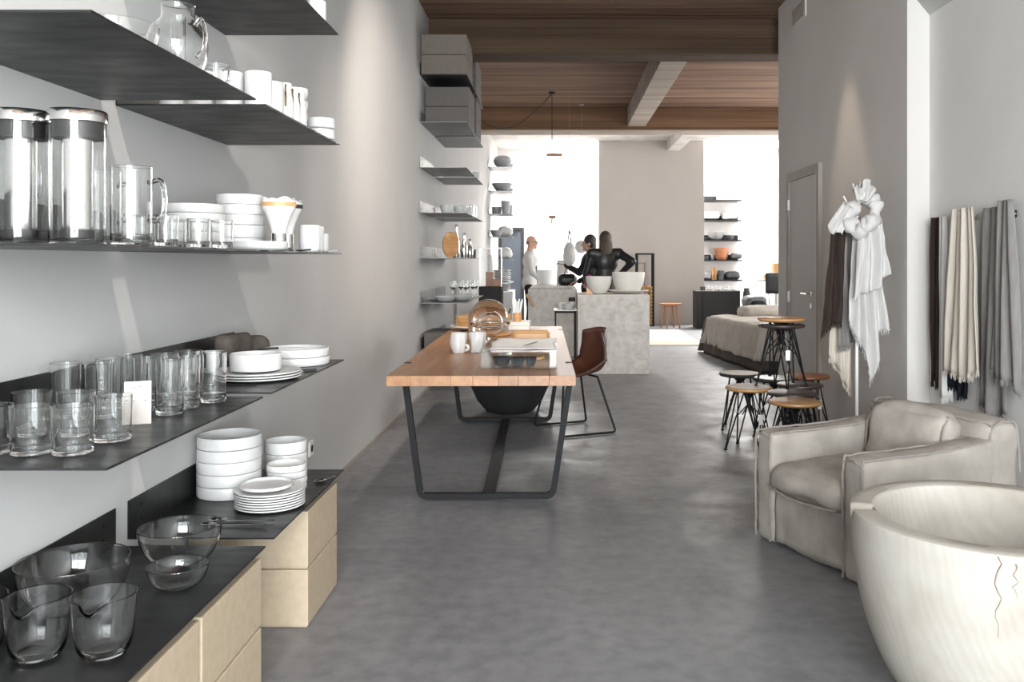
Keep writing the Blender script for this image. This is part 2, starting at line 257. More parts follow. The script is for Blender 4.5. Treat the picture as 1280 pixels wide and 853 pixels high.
# ------------------------------------------------------------------ mesh helpers
def rotz(a): return Matrix.Rotation(a, 4, 'Z')
def T(x, y, z): return Matrix.Translation((x, y, z))
class MB:
    def __init__(s): s.v = []; s.f = []
    def add(s, vs, fs, m=None):
        o = len(s.v)
        s.v += [tuple(m @ Vector(v)) if m else tuple(v) for v in vs]
        s.f += [tuple(i+o for i in f) for f in fs]; return s
    def box(s, x0, x1, y0, y1, z0, z1, m=None):
        return s.add([(x0, y0, z0), (x1, y0, z0), (x1, y1, z0), (x0, y1, z0), (x0, y0, z1), (x1, y0, z1), (x1, y1, z1), (x0, y1, z1)],
              [(0, 3, 2, 1), (4, 5, 6, 7), (0, 1, 5, 4), (1, 2, 6, 5), (2, 3, 7, 6), (3, 0, 4, 7)], m)
    def lathe(s, prof, seg=28, m=None):
        vs = []; fs = []; rings = []
        for r, z in prof:
            if r < 1e-6: rings.append([len(vs)]); vs.append((0, 0, z))
            else:
                rings.append(list(range(len(vs), len(vs)+seg)))
                vs += [(r*math.cos(2*PI*i/seg), r*math.sin(2*PI*i/seg), z) for i in range(seg)]
        for a, b in zip(rings, rings[1:]):
            if len(a) == 1 and len(b) == 1: continue
            for i in range(seg):
                j = (i+1) % seg
                if len(a) == 1: fs.append((a[0], b[j], b[i]))
                elif len(b) == 1: fs.append((a[i], a[j], b[0]))
                else: fs.append((a[i], a[j], b[j], b[i]))
        return s.add(vs, fs, m)
    def tube(s, pts, r, seg=8, closed=False, m=None):
        pts = [Vector(p) for p in pts]; n = len(pts); vs = []; fs = []
        rr = r if isinstance(r, (list, tuple)) else [r]*n
        up = None
        for i, p in enumerate(pts):
            if closed: d = pts[(i+1) % n]-pts[i-1]
            else: d = pts[min(i+1, n-1)]-pts[max(i-1, 0)]
            d.normalize()
            if up is None: up = Vector((0, 0, 1)) if abs(d.z) < .9 else Vector((1, 0, 0))
            a = d.cross(up); a.normalize(); up = a.cross(d); up.normalize()
            vs += [tuple(p+rr[i]*(a*math.cos(2*PI*k/seg)+up*math.sin(2*PI*k/seg))) for k in range(seg)]
        for i in range(n if closed else n-1):
            for k in range(seg):
                a0 = i*seg+k; a1 = i*seg+(k+1) % seg; b0 = ((i+1) % n)*seg+k; b1 = ((i+1) % n)*seg+(k+1) % seg
                fs.append((a0, b0, b1, a1))
        if not closed:
            fs.append(tuple(range(seg))); fs.append(tuple(reversed(range((n-1)*seg, n*seg))))
        return s.add(vs, fs, m)
    def cyl(s, p0, p1, r0, r1=None, seg=12, m=None): return s.tube([p0, p1], [r0, r0 if r1 is None else r1], seg, m=m)
    def rbox(s, cx, cy, cz, hx, hy, hz, r=.03, puff=0, n=10, wob=0, seed=0, m=None):
        idx = {}; vs = []; fs = []
        def pt(i, j, k):
            key = (i, j, k)
            if key in idx: return idx[key]
            g = []
            for t, h in ((i, hx), (j, hy), (k, hz)):
                u = 2*t/n-1; u = math.sin(u*PI/2)*.5+u*.5
                g.append(u)
            q = Vector((g[0]*hx, g[1]*hy, g[2]*hz))
            rr = min(r, hx, hy, hz)
            c = Vector([max(-(h-rr), min(h-rr, a)) for a, h in zip(q, (hx, hy, hz))])
            d = q-c
            if d.length > 1e-9: q = c+d.normalized()*rr
            a, bb, cc = (1-g[0]**2), (1-g[1]**2), (1-g[2]**2)
            if puff:
                q.z += puff*a*bb*(1 if g[2] > 0 else -1)*abs(g[2]); q.x += puff*.5*bb*cc*g[0]; q.y += puff*.5*a*cc*g[1]
            if wob:
                nv = noise.noise_vector(Vector((q.x*5+seed, q.y*5, q.z*5)))+.5*noise.noise_vector(Vector((q.x*14+seed, q.y*14, q.z*14)))
                q += nv*wob
            q += Vector((cx, cy, cz)); idx[key] = len(vs); vs.append(tuple(q)); return idx[key]
        R = range(n)
        for i in R:
            for j in R:
                fs.append((pt(i, j, 0), pt(i, j+1, 0), pt(i+1, j+1, 0), pt(i+1, j, 0)))
                fs.append((pt(i, j, n), pt(i+1, j, n), pt(i+1, j+1, n), pt(i, j+1, n)))
                fs.append((pt(i, 0, j), pt(i+1, 0, j), pt(i+1, 0, j+1), pt(i, 0, j+1)))
                fs.append((pt(i, n, j), pt(i, n, j+1), pt(i+1, n, j+1), pt(i+1, n, j)))
                fs.append((pt(0, i, j), pt(0, i, j+1), pt(0, i+1, j+1), pt(0, i+1, j)))
                fs.append((pt(n, i, j), pt(n, i+1, j), pt(n, i+1, j+1), pt(n, i, j+1)))
        return s.add(vs, fs, m)
    def ell(s, c, r, seg=16, m=None):
        prof = [(math.cos(t), math.sin(t)) for t in [(-PI/2)+PI*i/10 for i in range(11)]]
        prof[0] = (0, -1); prof[-1] = (0, 1)
        mm = T(*c) @ Matrix.Diagonal((r[0], r[1], r[2], 1))
        return s.lathe(prof, seg, (m @ mm) if m else mm)
    def mesh(s, name, material, smooth=True, bevel=0, angle=40):
        me = bpy.data.meshes.new(name); me.from_pydata(s.v, [], s.f)
        bm = bmesh.new(); bm.from_mesh(me)
        if bevel: bmesh.ops.bevel(bm, geom=list(bm.edges), offset=bevel, segments=2, affect='EDGES', profile=.6)
        bmesh.ops.recalc_face_normals(bm, faces=bm.faces); bm.to_mesh(me); bm.free()
        if smooth:
            me.polygons.foreach_set('use_smooth', [True]*len(me.polygons)); me.set_sharp_from_angle(angle=math.radians(angle))
        me.materials.append(material); return me
    def build(s, name, material, parent=None, smooth=True, bevel=0, loc=None, rz=0, angle=40):
        o = bpy.data.objects.new(name, s.mesh(name, material, smooth, bevel, angle)); COL.objects.link(o)
        if parent: o.parent = parent
        if loc: o.location = loc
        if rz: o.rotation_euler = (0, 0, rz)
        return o
def tag(o, label, cat, group=None):
    o['label'] = label; o['category'] = cat
    if group: o['group'] = group
    return o
def thing(name, label, cat, loc=(0, 0, 0), rz=0, group=None):
    o = bpy.data.objects.new(name, None); COL.objects.link(o); o.location = loc; o.rotation_euler = (0, 0, rz); o.empty_display_size = .05
    return tag(o, label, cat, group)
def struct(o, kind='structure'): o['kind'] = kind; return o
def dup(root, loc, rz=None, label=None, group=None):
    r = root.copy(); COL.objects.link(r); r.location = loc
    if rz is not None: r.rotation_euler = (0, 0, rz)
    if label: r['label'] = label
    if group: r['group'] = group
    for ch in list(root.children):
        c = ch.copy(); COL.objects.link(c); c.parent = r
        for g in list(ch.children):
            d = g.copy(); COL.objects.link(d); d.parent = c
    return r
def place(name, me, loc, label, cat, group=None, rz=0):
    o = bpy.data.objects.new(name, me); COL.objects.link(o); o.location = loc; o.rotation_euler = (0, 0, rz)
    return tag(o, label, cat, group)
def part(name, me, parent, loc=(0, 0, 0), rz=0, label=None):
    o = bpy.data.objects.new(name, me); COL.objects.link(o); o.parent = parent; o.location = loc; o.rotation_euler = (0, 0, rz)
    if label: o['label'] = label
    return o
def smoothpath(pts, k=6, closed=False):
    P = [Vector(p) for p in pts]; n = len(P); out = []
    for i in range(n-1):
        p0 = P[max(i-1, 0)]; p1 = P[i]; p2 = P[i+1]; p3 = P[min(i+2, n-1)]
        for j in range(k):
            t = j/k
            out.append(.5*((2*p1)+(p2-p0)*t+(2*p0-5*p1+4*p2-p3)*t*t+(3*p1-p0-3*p2+p3)*t**3))
    out.append(P[-1]); return out
def fillet(pts, r, k=5):
    P = [Vector(p) for p in pts]; out = [P[0]]
    for i in range(1, len(P)-1):
        a = (P[i-1]-P[i]).normalized(); b = (P[i+1]-P[i]).normalized()
        s = P[i]+a*r; e = P[i]+b*r
        for j in range(k+1):
            t = j/k; out.append((1-t)**2*s+2*t*(1-t)*P[i]+t*t*e)
    out.append(P[-1]); return out
def blob(parts, voxel, name, material, smooth=6):
    """one continuous surface out of overlapping ellipsoids and tapered limbs"""
    mb = MB()
    for p in parts:
        if p[0] == 'e': mb.ell(p[1], p[2], 16, p[3] if len(p) > 3 else None)
        else:
            a, b, ra, rb = Vector(p[1]), Vector(p[2]), p[3], p[4]
            mb.tube([a, a.lerp(b, .5), b], [ra, (ra+rb)/2, rb], 14); mb.ell(a, (ra,)*3, 12); mb.ell(b, (rb,)*3, 12)
    o = bpy.data.objects.new('tmp', mb.mesh('tmp', material, False)); COL.objects.link(o)
    r = o.modifiers.new('r', 'REMESH'); r.mode = 'VOXEL'; r.voxel_size = voxel; r.use_smooth_shade = True
    if smooth:
        sm = o.modifiers.new('s', 'SMOOTH'); sm.iterations = smooth; sm.factor = .5
    dg = bpy.context.evaluated_depsgraph_get(); dg.update()
    me = bpy.data.meshes.new_from_object(o.evaluated_get(dg)); me.name = name
    me.polygons.foreach_set('use_smooth', [True]*len(me.polygons))
    me.materials.clear(); me.materials.append(material)
    bpy.data.objects.remove(o); return me
def vessel(rb, rt, h, t=.004, bulge=0.0, base=.006, lip=None, n=8):
    """closed profile of a cup, bowl or glass: outside up, rim, inside down"""
    def rad(z):
        u = min(1, max(0, (z-.003)/(h-.003))); return rb+(rt-rb)*(u**(1/(1+bulge*2)) if bulge >= 0 else u**(1-bulge*2))
    zs = [.0045]+[.003+(h-.003)*i/n for i in range(1, n)]+[h-.0012, h]
    out = [(0, 0), (rb*.90, 0), (rb-.002, .0006), (rb-.0004, .002)]+[(rad(z), z) for z in zs]
    zi = [h, h-.0012]+[base+(h-base)*i/n for i in range(n-1, 0, -1)]+[base+.002]
    inn = [(max(.002, rad(z)-t), z) for z in zi]
    rim = [(rt-t*.2, h+t*.22), (rt-t*.5, h+t*.3), (rt-t*.8, h+t*.22)]
    return out+rim+inn+[(max(.002, rad(base)-t-.0012), base+.0004), (max(.0015, rad(base)-t-.004), base), (0, base)]
def vmesh(name, material, seg=36, **k): return MB().lathe(vessel(**k), seg).mesh(name, material)

# ------------------------------------------------------------------ room shell
WX = -1.35; RX = 2.215; NX = 2.357; CZ = 3.87
H = 1.33
struct(MB().box(-1.7, 5.6, -3.2, 20.4, -.2, 0).build('floor', M['floor'], smooth=False))
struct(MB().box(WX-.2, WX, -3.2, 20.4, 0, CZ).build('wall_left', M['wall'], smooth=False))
struct(MB().box(RX, 5.2, 5.576, 8.83, 0, CZ).build('wall_right', M['wall_r'], smooth=False))
struct(MB().box(NX, NX+.25, -3.2, 5.574, 0, CZ).build('wall_right', M['wall_n'], smooth=False))
# sloping soffit over the niche
sv = [(NX, 2.89), (NX, 3.6), (RX, 3.6), (RX, 3.06)]
vs = [(x, y, z) for y in (5.574, -2.9) for x, z in sv]
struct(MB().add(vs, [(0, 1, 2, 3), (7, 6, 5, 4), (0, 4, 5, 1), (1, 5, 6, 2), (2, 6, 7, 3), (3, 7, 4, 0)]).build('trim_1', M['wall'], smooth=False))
struct(MB().box(.86, 3.08, 18.5, 18.9, 0, CZ).build('wall_pier', M['wall_p'], smooth=False))
struct(MB().box(WX, 5.4, 20.0, 20.2, 0, CZ+.8).build('wall_back', M['wall_w'], smooth=False))
fw = MB().box(WX, NX, -3.2, -3.0, 0, .3).box(WX, NX, -3.2, -3.0, 3.2, CZ).box(WX, -1.05, -3.2, -3.0, .3, 3.2).box(2.25, NX, -3.2, -3.0, .3, 3.2)
struct(fw.build('wall_front', M['wall'], smooth=False))
fr = MB().box(5.2, 5.4, 8.83, 10.6, 0, CZ).box(5.2, 5.4, 15.2, 20, 0, CZ).box(5.2, 5.4, 10.6, 15.2, 0, .9).box(5.2, 5.4, 10.6, 15.2, 3.3, CZ)
struct(fr.build('wall_far_right', M['wall_w'], smooth=False))
struct(MB().box(WX-.2, 5.4, -3.2, 14.9, CZ, CZ+.25).build('ceiling', M['ceil'], smooth=False))
cw = MB().box(WX-.2, 5.4, 14.9, 18.4, CZ, CZ+.25).box(WX-.2, -.44, 18.4, 20.2, CZ, CZ+.25).box(.86, 3.05, 18.4, 20.2, CZ, CZ+.25).box(4.95, 5.4, 18.4, 20.2, CZ, CZ+.25)
struct(cw.build('ceiling', M['ceil_w'], smooth=False))
def beam(x0, x1, y0, y1, z0, z1, mm): struct(MB().box(x0, x1, y0, y1, z0, z1).build('ceiling_beam', mm, smooth=False, bevel=.008))
beam(WX, 5.2, 9.2, 9.56, 3.5, CZ, M['beam'])
beam(WX, 5.2, 14.5, 14.9, 3.5, CZ, M['beam_lit'])
beam(WX, NX, 2.6, 3.0, 3.5, CZ, M['beam'])
beam(1.15, 1.45, 9.56, 14.5, 3.56, CZ, M['joist'])
beam(2.3, 2.56, 14.9, 18.5, 3.66, CZ, M['ceil_w'])
struct(MB().box(WX, 5.2, 14.49, 14.91, 3.475, 3.5).build('trim_2', M['joist'], smooth=False))
# front shop window frame and glass (behind the photographer)
wf = struct(bpy.data.objects.new('window_1', None)); COL.objects.link(wf)
MB().box(-1.05, -.97, -3.16, -3.06, .3, 3.2).box(2.17, 2.25, -3.16, -3.06, .3, 3.2).box(-.97, 2.17, -3.16, -3.06, .3, .38).box(-.97, 2.17, -3.16, -3.06, 3.12, 3.2).box(.56, .64, -3.16, -3.06, .38, 3.12).build('window_frame', M['black'], wf, smooth=False)
MB().box(-.97, .56, -3.115, -3.105, .38, 3.12).build('pane', M['acrylic'], wf, smooth=False)
MB().box(.64, 2.17, -3.115, -3.105, .38, 3.12).build('pane', M['acrylic'], wf, smooth=False)
for k, (x0, x1) in enumerate(((-.44, .86), (3.05, 4.95))):
    sk = struct(bpy.data.objects.new('window_%d' % (k+2), None)); COL.objects.link(sk)
    MB().box(x0, x1, 18.4, 18.44, CZ, CZ+.3).box(x0, x1, 19.96, 20.0, CZ, CZ+.3).box(x0, x0+.04, 18.44, 19.96, CZ, CZ+.3).box(x1-.04, x1, 18.44, 19.96, CZ, CZ+.3).build('window_frame', M['white'], sk, smooth=False)
    MB().box(x0+.04, x1-.04, 18.44, 19.96, CZ+.24, CZ+.25).build('pane', M['acrylic'], sk, smooth=False)
wn = struct(bpy.data.objects.new('window_4', None)); COL.objects.link(wn)
MB().box(5.26, 5.32, 10.6, 10.68, .9, 3.3).box(5.26, 5.32, 15.12, 15.2, .9, 3.3).box(5.26, 5.32, 12.86, 12.94, .9, 3.3).box(5.26, 5.32, 10.68, 15.12, .9, .98).box(5.26, 5.32, 10.68, 15.12, 3.22, 3.3).build('window_frame', M['white'], wn, smooth=False)
MB().box(5.285, 5.295, 10.68, 15.12, .98, 3.22).build('pane', M['acrylic'], wn, smooth=False)
# door in the right wall: outer frame 7.36..8.38, top 2.16
dr = struct(bpy.data.objects.new('door_1', None)); COL.objects.link(dr)
f = MB().box(RX-.035, RX-.001, 8.30, 8.38, 0, 2.16).box(RX-.035, RX-.001, 7.36, 7.42, 0, 2.16).box(RX-.035, RX-.001, 7.42, 8.30, 2.08, 2.16)
f.build('door_frame', M['frame'], dr, smooth=False)
MB().box(RX-.034, RX-.001, 7.42, 7.455, 0, 2.08).build('door_stop', M['cream'], dr, smooth=False)
lf = MB().box(RX-.022, RX-.001, 7.457, 8.298, .01, 2.078).build('door_leaf', M['leaf'], dr, smooth=False)
h = MB().cyl((RX-.022, 7.60, 1.05), (RX-.075, 7.60, 1.05), .010, seg=10).tube(fillet([(RX-.07, 7.60, 1.05), (RX-.075, 7.74, 1.05)], .01), .009, 8).lathe([(0, 0), (.025, 0), (.025, .006), (0, .006)], 16, T(RX-.022, 7.60, 1.05) @ Matrix.Rotation(-PI/2, 4, 'Y'))
h.build('handle', M['chrome'], lf)
MB().lathe([(0, 0), (.024, 0), (.024, .006), (.009, .008), (0, .008)], 16, T(RX-.022, 7.60, .945) @ Matrix.Rotation(-PI/2, 4, 'Y')).build('lock', M['chrome'], lf)
for z in (.35, 1.0, 1.86): MB().cyl((RX-.04, 8.285, z-.05), (RX-.04, 8.285, z+.05), .012, seg=8).build('hinge', M['white'], dr)
vt = struct(bpy.data.objects.new('air_vent', None)); COL.objects.link(vt)
MB().box(RX-.012, RX-.001, 7.83, 8.27, 3.52, 3.70).build('vent_frame', M['wall_r'], vt, smooth=False)
for i in range(7): MB().box(RX-.018, RX-.012, 7.86, 8.24, 3.54+i*.021, 3.548+i*.021).build('slat', M['frame'], vt, smooth=False)
# blue-grey door in the back wall
d2 = struct(bpy.data.objects.new('door_2', None)); COL.objects.link(d2)
MB().box(-1.33, -1.27, 19.94, 19.998, 0, 2.1).box(-.82, -.76, 19.94, 19.998, 0, 2.1).box(-1.27, -.82, 19.94, 19.998, 2.03, 2.1).build('door_frame', M['charcoal'], d2, smooth=False)
MB().box(-1.268, -.822, 19.955, 19.998, .01, 2.028).build('door_leaf', M['bluedoor'], d2, smooth=False)
MB().box(-1.1, -.85, 19.90, 19.955, 2.035, 2.09).build('door_closer', M['charcoal'], d2, smooth=False)
# low dark base line of the left wall
struct(MB().box(WX+.0005, WX+.008, 3.8, 16.9, 0, .03).build('baseboard_left', M['frame'], smooth=False))

# ------------------------------------------------------------------ wall shelves
SH = [.463, .922, 1.365, 1.811, 2.254, 2.70, 3.165]
def shelf(y0, y1, h, label, group, metal='steel', x0=WX+.001, x1=-.89, flange=.115, facing=None):
    t = thing('steel_shelf', label, 'shelf', (x0, y0, h), 0, group)
    MB().box(0, x1-x0, 0, y1-y0, -.005, 0).build('shelf_plate', M[metal], t, smooth=False)
    fl = MB().box(0, .004, 0, y1-y0, 0, flange).build('back_flange', M[metal], t, smooth=False)
    for yy in (.08, (y1-y0)-.08):
        for zz in (.04, .085): MB().cyl((.004, yy, zz), (.0065, yy, zz), .007, seg=10).build('screw', M['black'], fl)
    return t
G1 = 'black steel shelves on the near left wall'
shelf(1.76, 2.68, SH[0], 'black steel shelf carrying the clear glass bowls and spouted beakers', G1)
shelf(2.76, 3.667, SH[0], 'black steel shelf carrying the big white bowl stack and long spoons', G1)
shelf(1.736, 2.66, SH[1], 'black steel shelf crowded with glass tumblers and a price card', G1)
shelf(2.742, 3.667, SH[1], 'black steel shelf carrying white plates, a mug and a folded napkin', G1)
shelf(1.70, 2.625, SH[2], 'black steel shelf carrying steel coffee presses and a glass pitcher', G1)
shelf(2.71, 3.63, SH[2], 'black steel shelf carrying white bowl stacks and coffee drippers', G1)
shelf(1.68, 2.597, SH[3], 'black steel shelf carrying a round glass jug', G1)
shelf(2.686, 3.60, SH[3], 'black steel shelf carrying white mugs and gold handled creamers', G1)
shelf(2.66, 3.573, SH[4], 'topmost black steel shelf above the gold handled creamers', G1)
G2 = 'steel shelves behind the oak table'
names3 = ['steel shelf low on the wall behind the oak table', 'steel shelf holding pale bowls behind the glass domes', 'steel shelf holding a round wooden board and shiny bottles',
          'steel shelf holding pale grey cups above the shiny bottles', 'empty steel shelf below the taupe boxes', 'steel shelf under the lower pair of taupe boxes', 'highest steel shelf under the upper pair of taupe boxes']
for i, h in enumerate(SH):
    shelf(8.62, 9.54, h, names3[i], G2, 'steel_g' if i < 6 else 'steel')
    shelf(9.64, 10.56, h, names3[i]+', part toward the counter', G2, 'steel_g' if i < 6 else 'steel')
for i, h in enumerate(SH[1:]): shelf(17.0, 17.9, h, ['steel shelf stacked with white plates', 'steel shelf with pale bowls before the blue grey door', 'steel shelf with grey bowl and white bundle beside the blue door', 'steel shelf with tall grey vases', 'steel shelf with wide grey bowl', 'highest steel shelf with a large grey jar'][i], 'steel shelves by the blue grey door', 'steel_g')
def shelf_back(h, label, metal='steel'):
    t = thing('steel_shelf', label, 'shelf', (3.12, 19.999, h), 0, 'shelves on the bright back wall')
    MB().box(0, .98, -.46, 0, -.03, 0).build('shelf_plate', M[metal], t, smooth=False)
    MB().box(0, .98, -.006, 0, 0, .115).build('back_flange', M[metal], t, smooth=False)
for h, l in ((.922, 'black shelf of folded cloths and candles on the bright back wall'), (1.365, 'black shelf with an orange wooden bowl on the bright back wall'), (1.811, 'black shelf with a large grey bowl on the bright back wall'),
             (2.254, 'black shelf with folded white linen on the bright back wall'), (2.70, 'black shelf with white boxes on the bright back wall')): shelf_back(h, l)

# ------------------------------------------------------------------ boxes under and on shelves
def carton(name, label, loc, sx, sy, sz, material, group, lid=True, cat='box'):
    t = thing(name, label, cat, loc, 0, group)
    if lid:
        MB().box(.004, sx-.004, .004, sy-.004, 0, sz*.55).build('box_body', M[material], t, smooth=False, bevel=.003)
        MB().box(0, sx, 0, sy, .006, sz).build('lid', M[material], t, smooth=False, bevel=.004)
    else: MB().box(0, sx, 0, sy, 0, sz).build('box_body', M[material], t, smooth=False, bevel=.004)
    return t
for y0, y1, who in ((2.24, 2.69, 'under the glass bowl shelf'), (3.19, 3.61, 'under the white bowl shelf')):
    for k in (0, 1):
        carton('storage_box', ('lower' if k == 0 else 'upper')+' kraft cardboard box of the pair on the floor '+who, (-1.335, y0, .001+k*.212), .43, y1-y0, .21, 'kraft', 'kraft boxes on the floor')
carton('storage_box', 'kraft cardboard box far under the glass bowl shelf, lower', (-1.335, 1.78, .001), .43, .44, .21, 'kraft', 'kraft boxes on the floor')
carton('storage_box', 'kraft cardboard box far under the glass bowl shelf, upper', (-1.335, 1.78, .213), .43, .44, .21, 'kraft', 'kraft boxes on the floor')
for y0, hh, mt, who in ((8.64, SH[6], 'taupe', 'on the highest shelf, stack toward the oak table'), (9.68, SH[6], 'taupe_d', 'on the highest shelf, stack toward the counter'), (8.9, SH[5], 'taupe_d', 'on the shelf below the highest, stack toward the oak table'), (9.70, SH[5], 'taupe_d', 'on the shelf below the highest, stack toward the counter')):
    for k in (0, 1):
        carton('storage_box', ('lower' if k == 0 else 'upper')+' taupe lidded box '+who, (-1.34, y0, hh+.001+k*.2), .445, .62 if hh > 3 else .58, .195, mt, 'taupe boxes on high shelves')
# low shelf box behind the table
carton('storage_box', 'dark box on the low shelf behind the oak table', (-1.32, 8.7, SH[0]+.001), .40, .6, .16, 'taupe_d', None)

# ------------------------------------------------------------------ glass and crockery on the near shelves
tumbler = vmesh('tumbler', M['glass'], 32, rb=.040, rt=.0425, h=.102, t=.0022, base=.010)
highball = vmesh('highball', M['glass'], 32, rb=.035, rt=.0375, h=.143, t=.0022, base=.012)
small_tumbler = vmesh('small_tumbler', M['glass'], 28, rb=.028, rt=.0305, h=.08, t=.002, base=.012)
for x, y in ((-1.205, 1.87), (-1.117, 1.87), (-1.03, 1.87), (-1.015, 2.005), (-1.233, 2.065), (-1.13, 2.065), (-1.295, 1.96)):
    place('glass_tumbler', tumbler, (x, y, SH[1]+.0005), 'wide clear glass tumbler before the price card', 'glass', 'wide tumblers on the glass shelf')
for x, y in ((-1.036, 2.35), (-1.035, 2.45), (-1.0, 2.555), (-1.13, 2.42), (-1.125, 2.52), (-1.22, 2.4), (-1.22, 2.5), (-1.19, 2.29), (-1.28, 2.29), (-1.095, 2.61)):
    place('highball_glass', highball, (x, y, SH[1]+.0005), 'tall clear highball glass behind the price card', 'glass', 'highball glasses on the glass shelf')
# price card on the tumbler shelf
pc = thing('price_card', 'cream price card leaning among the highball glasses', 'card', (-1.05, 2.20, SH[1]+.0005), math.radians(24))
cm = Matrix.Rotation(math.radians(-10), 4, 'X')
MB().box(-.031, .031, -.0008, .0008, 0, .107, cm).build('card_sheet', M['card'], pc, smooth=False)
for (x0, x1, z) in ((-.012, .010, .092), (-.024, -.006, .058), (-.024, -.010, .052), (.014, .021, .058)):
    MB().box(x0, x1, -.0013, -.0009, z, z+.0018, cm).build('print_line', M['ink'], pc, smooth=False)
# beakers with pouring lip
def beaker_mesh():
    mb = MB(); seg = 48; prof = [(0, 0), (.040, 0), (.048, .006), (.0555, .02), (.0605, .045), (.0635, .08), (.066, .11), (.068, .13), (.0668, .1312), (.0655, .13), (.0637, .11), (.0612, .08), (.0582, .045), (.053, .022), (.044, .011), (0, .010)]
    mb.lathe(prof, seg)
    out = []
    for x, y, z in mb.v:
        a = math.atan2(y, x); k = max(0, (z-.075)/.056)
        d = math.exp(-(((a-(-1.45)+PI) % (2*PI)-PI)/.26)**2)
        r = math.hypot(x, y); s = 1+.22*d*k*k
        out.append((x*s, y*s, z-(.012*d*k)+(.004*(1-d)*k)))
    mb.v = out; return mb.mesh('beaker', M['glass'])
bk = beaker_mesh()
for x, y in ((-1.0, 1.94), (-1.14, 1.93), (-1.278, 1.92)):
    place('glass_beaker', bk, (x, y, SH[0]+.0005), 'clear glass beaker with pouring lip on black shelf', 'beaker', 'spouted beakers on the low shelf')
def gbowl(r, h, rb, seg=48):
    p = [(0, 0), (rb*.8, .0)]
    for i in range(1, 11):
        u = i/10; a = u*PI/2; p.append((rb+(r-rb)*math.sin(a), .002+(h-.002)*(1-math.cos(a)*1.0)**1.0))
    p.insert(-1, (p[-1][0]-.0001, h-.0015))
    q = [(max(.001, a-.0028), max(.005, z+.0012)) for a, z in reversed(p[2:])]
    return p+[(r-.0006, h+.0014), (r-.0022, h+.0014)]+q+[(rb*.7, .005), (0, .005)]
place('glass_bowl', MB().lathe(gbowl(.13, .125, .05), 56).mesh('glass_bowl', M['glass']), (-1.205, 2.19, SH[0]+.0005), 'largest clear glass bowl behind the spouted beakers', 'bowl', 'clear glass bowls')
place('glass_bowl', MB().lathe(gbowl(.113, .105, .045), 56).mesh('glass_bowl', M['glass']), (-1.085, 2.53, SH[0]+.0005), 'medium clear glass bowl at the end of the glass shelf', 'bowl', 'clear glass bowls')
place('glass_bowl', MB().lathe(gbowl(.078, .062, .03), 48).mesh('glass_bowl', M['glass']), (-1.008, 2.335, SH[0]+.0005), 'smallest clear glass bowl before the medium one', 'bowl', 'clear glass bowls')
# white stacks
def stack(n, dz, prof, seg, x, y, z, name, cat, label, group, toplabel=None, material='ceramic', jit=.0015):
    me = MB().lathe(prof, seg).mesh(name, M[material])
    for k in range(n):
        lb = toplabel if (toplabel and k == n-1) else label
        place(name, me, (x+random.uniform(-jit, jit), y+random.uniform(-jit, jit), z+.0005+k*dz), lb, cat, group, random.uniform(0, 6))
def straight(r, h, t=.005, round_=.008): # straight-sided porcelain bowl that stacks on its rim
    return [(0, 0), (r-.007, 0), (r-.002, .0012), (r-.0005, .005), (r, .012), (r, h-.002), (r-.001, h), (r-t, h), (r-t, .012), (r-t-.008, .006), (0, .006)]
stack(5, .0445, straight(.115, .044), 56, -1.226, 3.29, SH[0], 'serving_bowl', 'bowl', 'large straight sided white bowl in the five bowl stack', 'stack of large white bowls', 'topmost large straight sided white bowl of the five bowl stack')
stack(3, .048, straight(.083, .0475), 44, -1.10, 3.565, SH[0], 'white_bowl', 'bowl', 'medium white bowl in the stack behind the plates', 'stack of medium white bowls')
stack(4, .025, straight(.074, .0245), 44, -1.03, 3.35, SH[0], 'small_white_bowl', 'bowl', 'small shallow white bowl in the stack beside the spoon', 'stack of small white bowls')
plate_prof = [(0, 0), (.085, 0), (.108, .003), (.12, .008), (.12, .0125), (.117, .0125), (.106, .0085), (0, .006)]
stack(7, .0088, plate_prof, 56, -1.02, 3.12, SH[0], 'dinner_plate', 'plate', 'white rimmed plate in the stack before the large bowls', 'stack of white plates')
place('side_plate', MB().lathe([(0, 0), (.075, 0), (.088, .003), (.09, .014), (.087, .014), (.082, .006), (0, .005)], 48).mesh('side_plate', M['ceramic']), (-1.032, 3.12, SH[0]+.0675), 'small white plate on top of the white plate stack', 'plate')
def spoon(name, label, loc, rz, L, bw=.02, bl=.05, material='chrome', group=None, tilt=0):
    mb = MB(); n = 10
    mb.tube([(0, 0, .004+.006*math.sin(PI*i/n)) for i in (0,)]+[(L*i/n-.0, 0, .0035+.004*(i/n)) for i in range(1, n+1)], .0028, 8)
    b_ = MB().lathe([(0, 0), (.6, .08), (.9, .25), (1, .42), (.93, .44), (.82, .3), (.5, .15), (0, .08)], 20, T(-bl*.5, 0, .0005) @ Matrix.Diagonal((bl*.5, bw, bw, 1)))
    t = thing(name, label, 'spoon', loc, rz, group)
    mb.build('handle', M[material], t); b_.build('spoon_bowl', M[material], t); return t
spoon('serving_spoon', 'long steel spoon just beside the white plate stack', (-1.10, 2.925, SH[0]+.001), math.radians(-3), .16, .02, .055)
spoon('serving_spoon', 'long steel spoon beside the gap between the two low shelves', (-1.11, 2.875, SH[0]+.001), math.radians(-2), .16, .02, .055)
spoon('serving_spoon', 'short steel spoon lying beside the small bowls', (-.918, 3.47, SH[0]+.001), math.radians(62), .06, .02, .05)
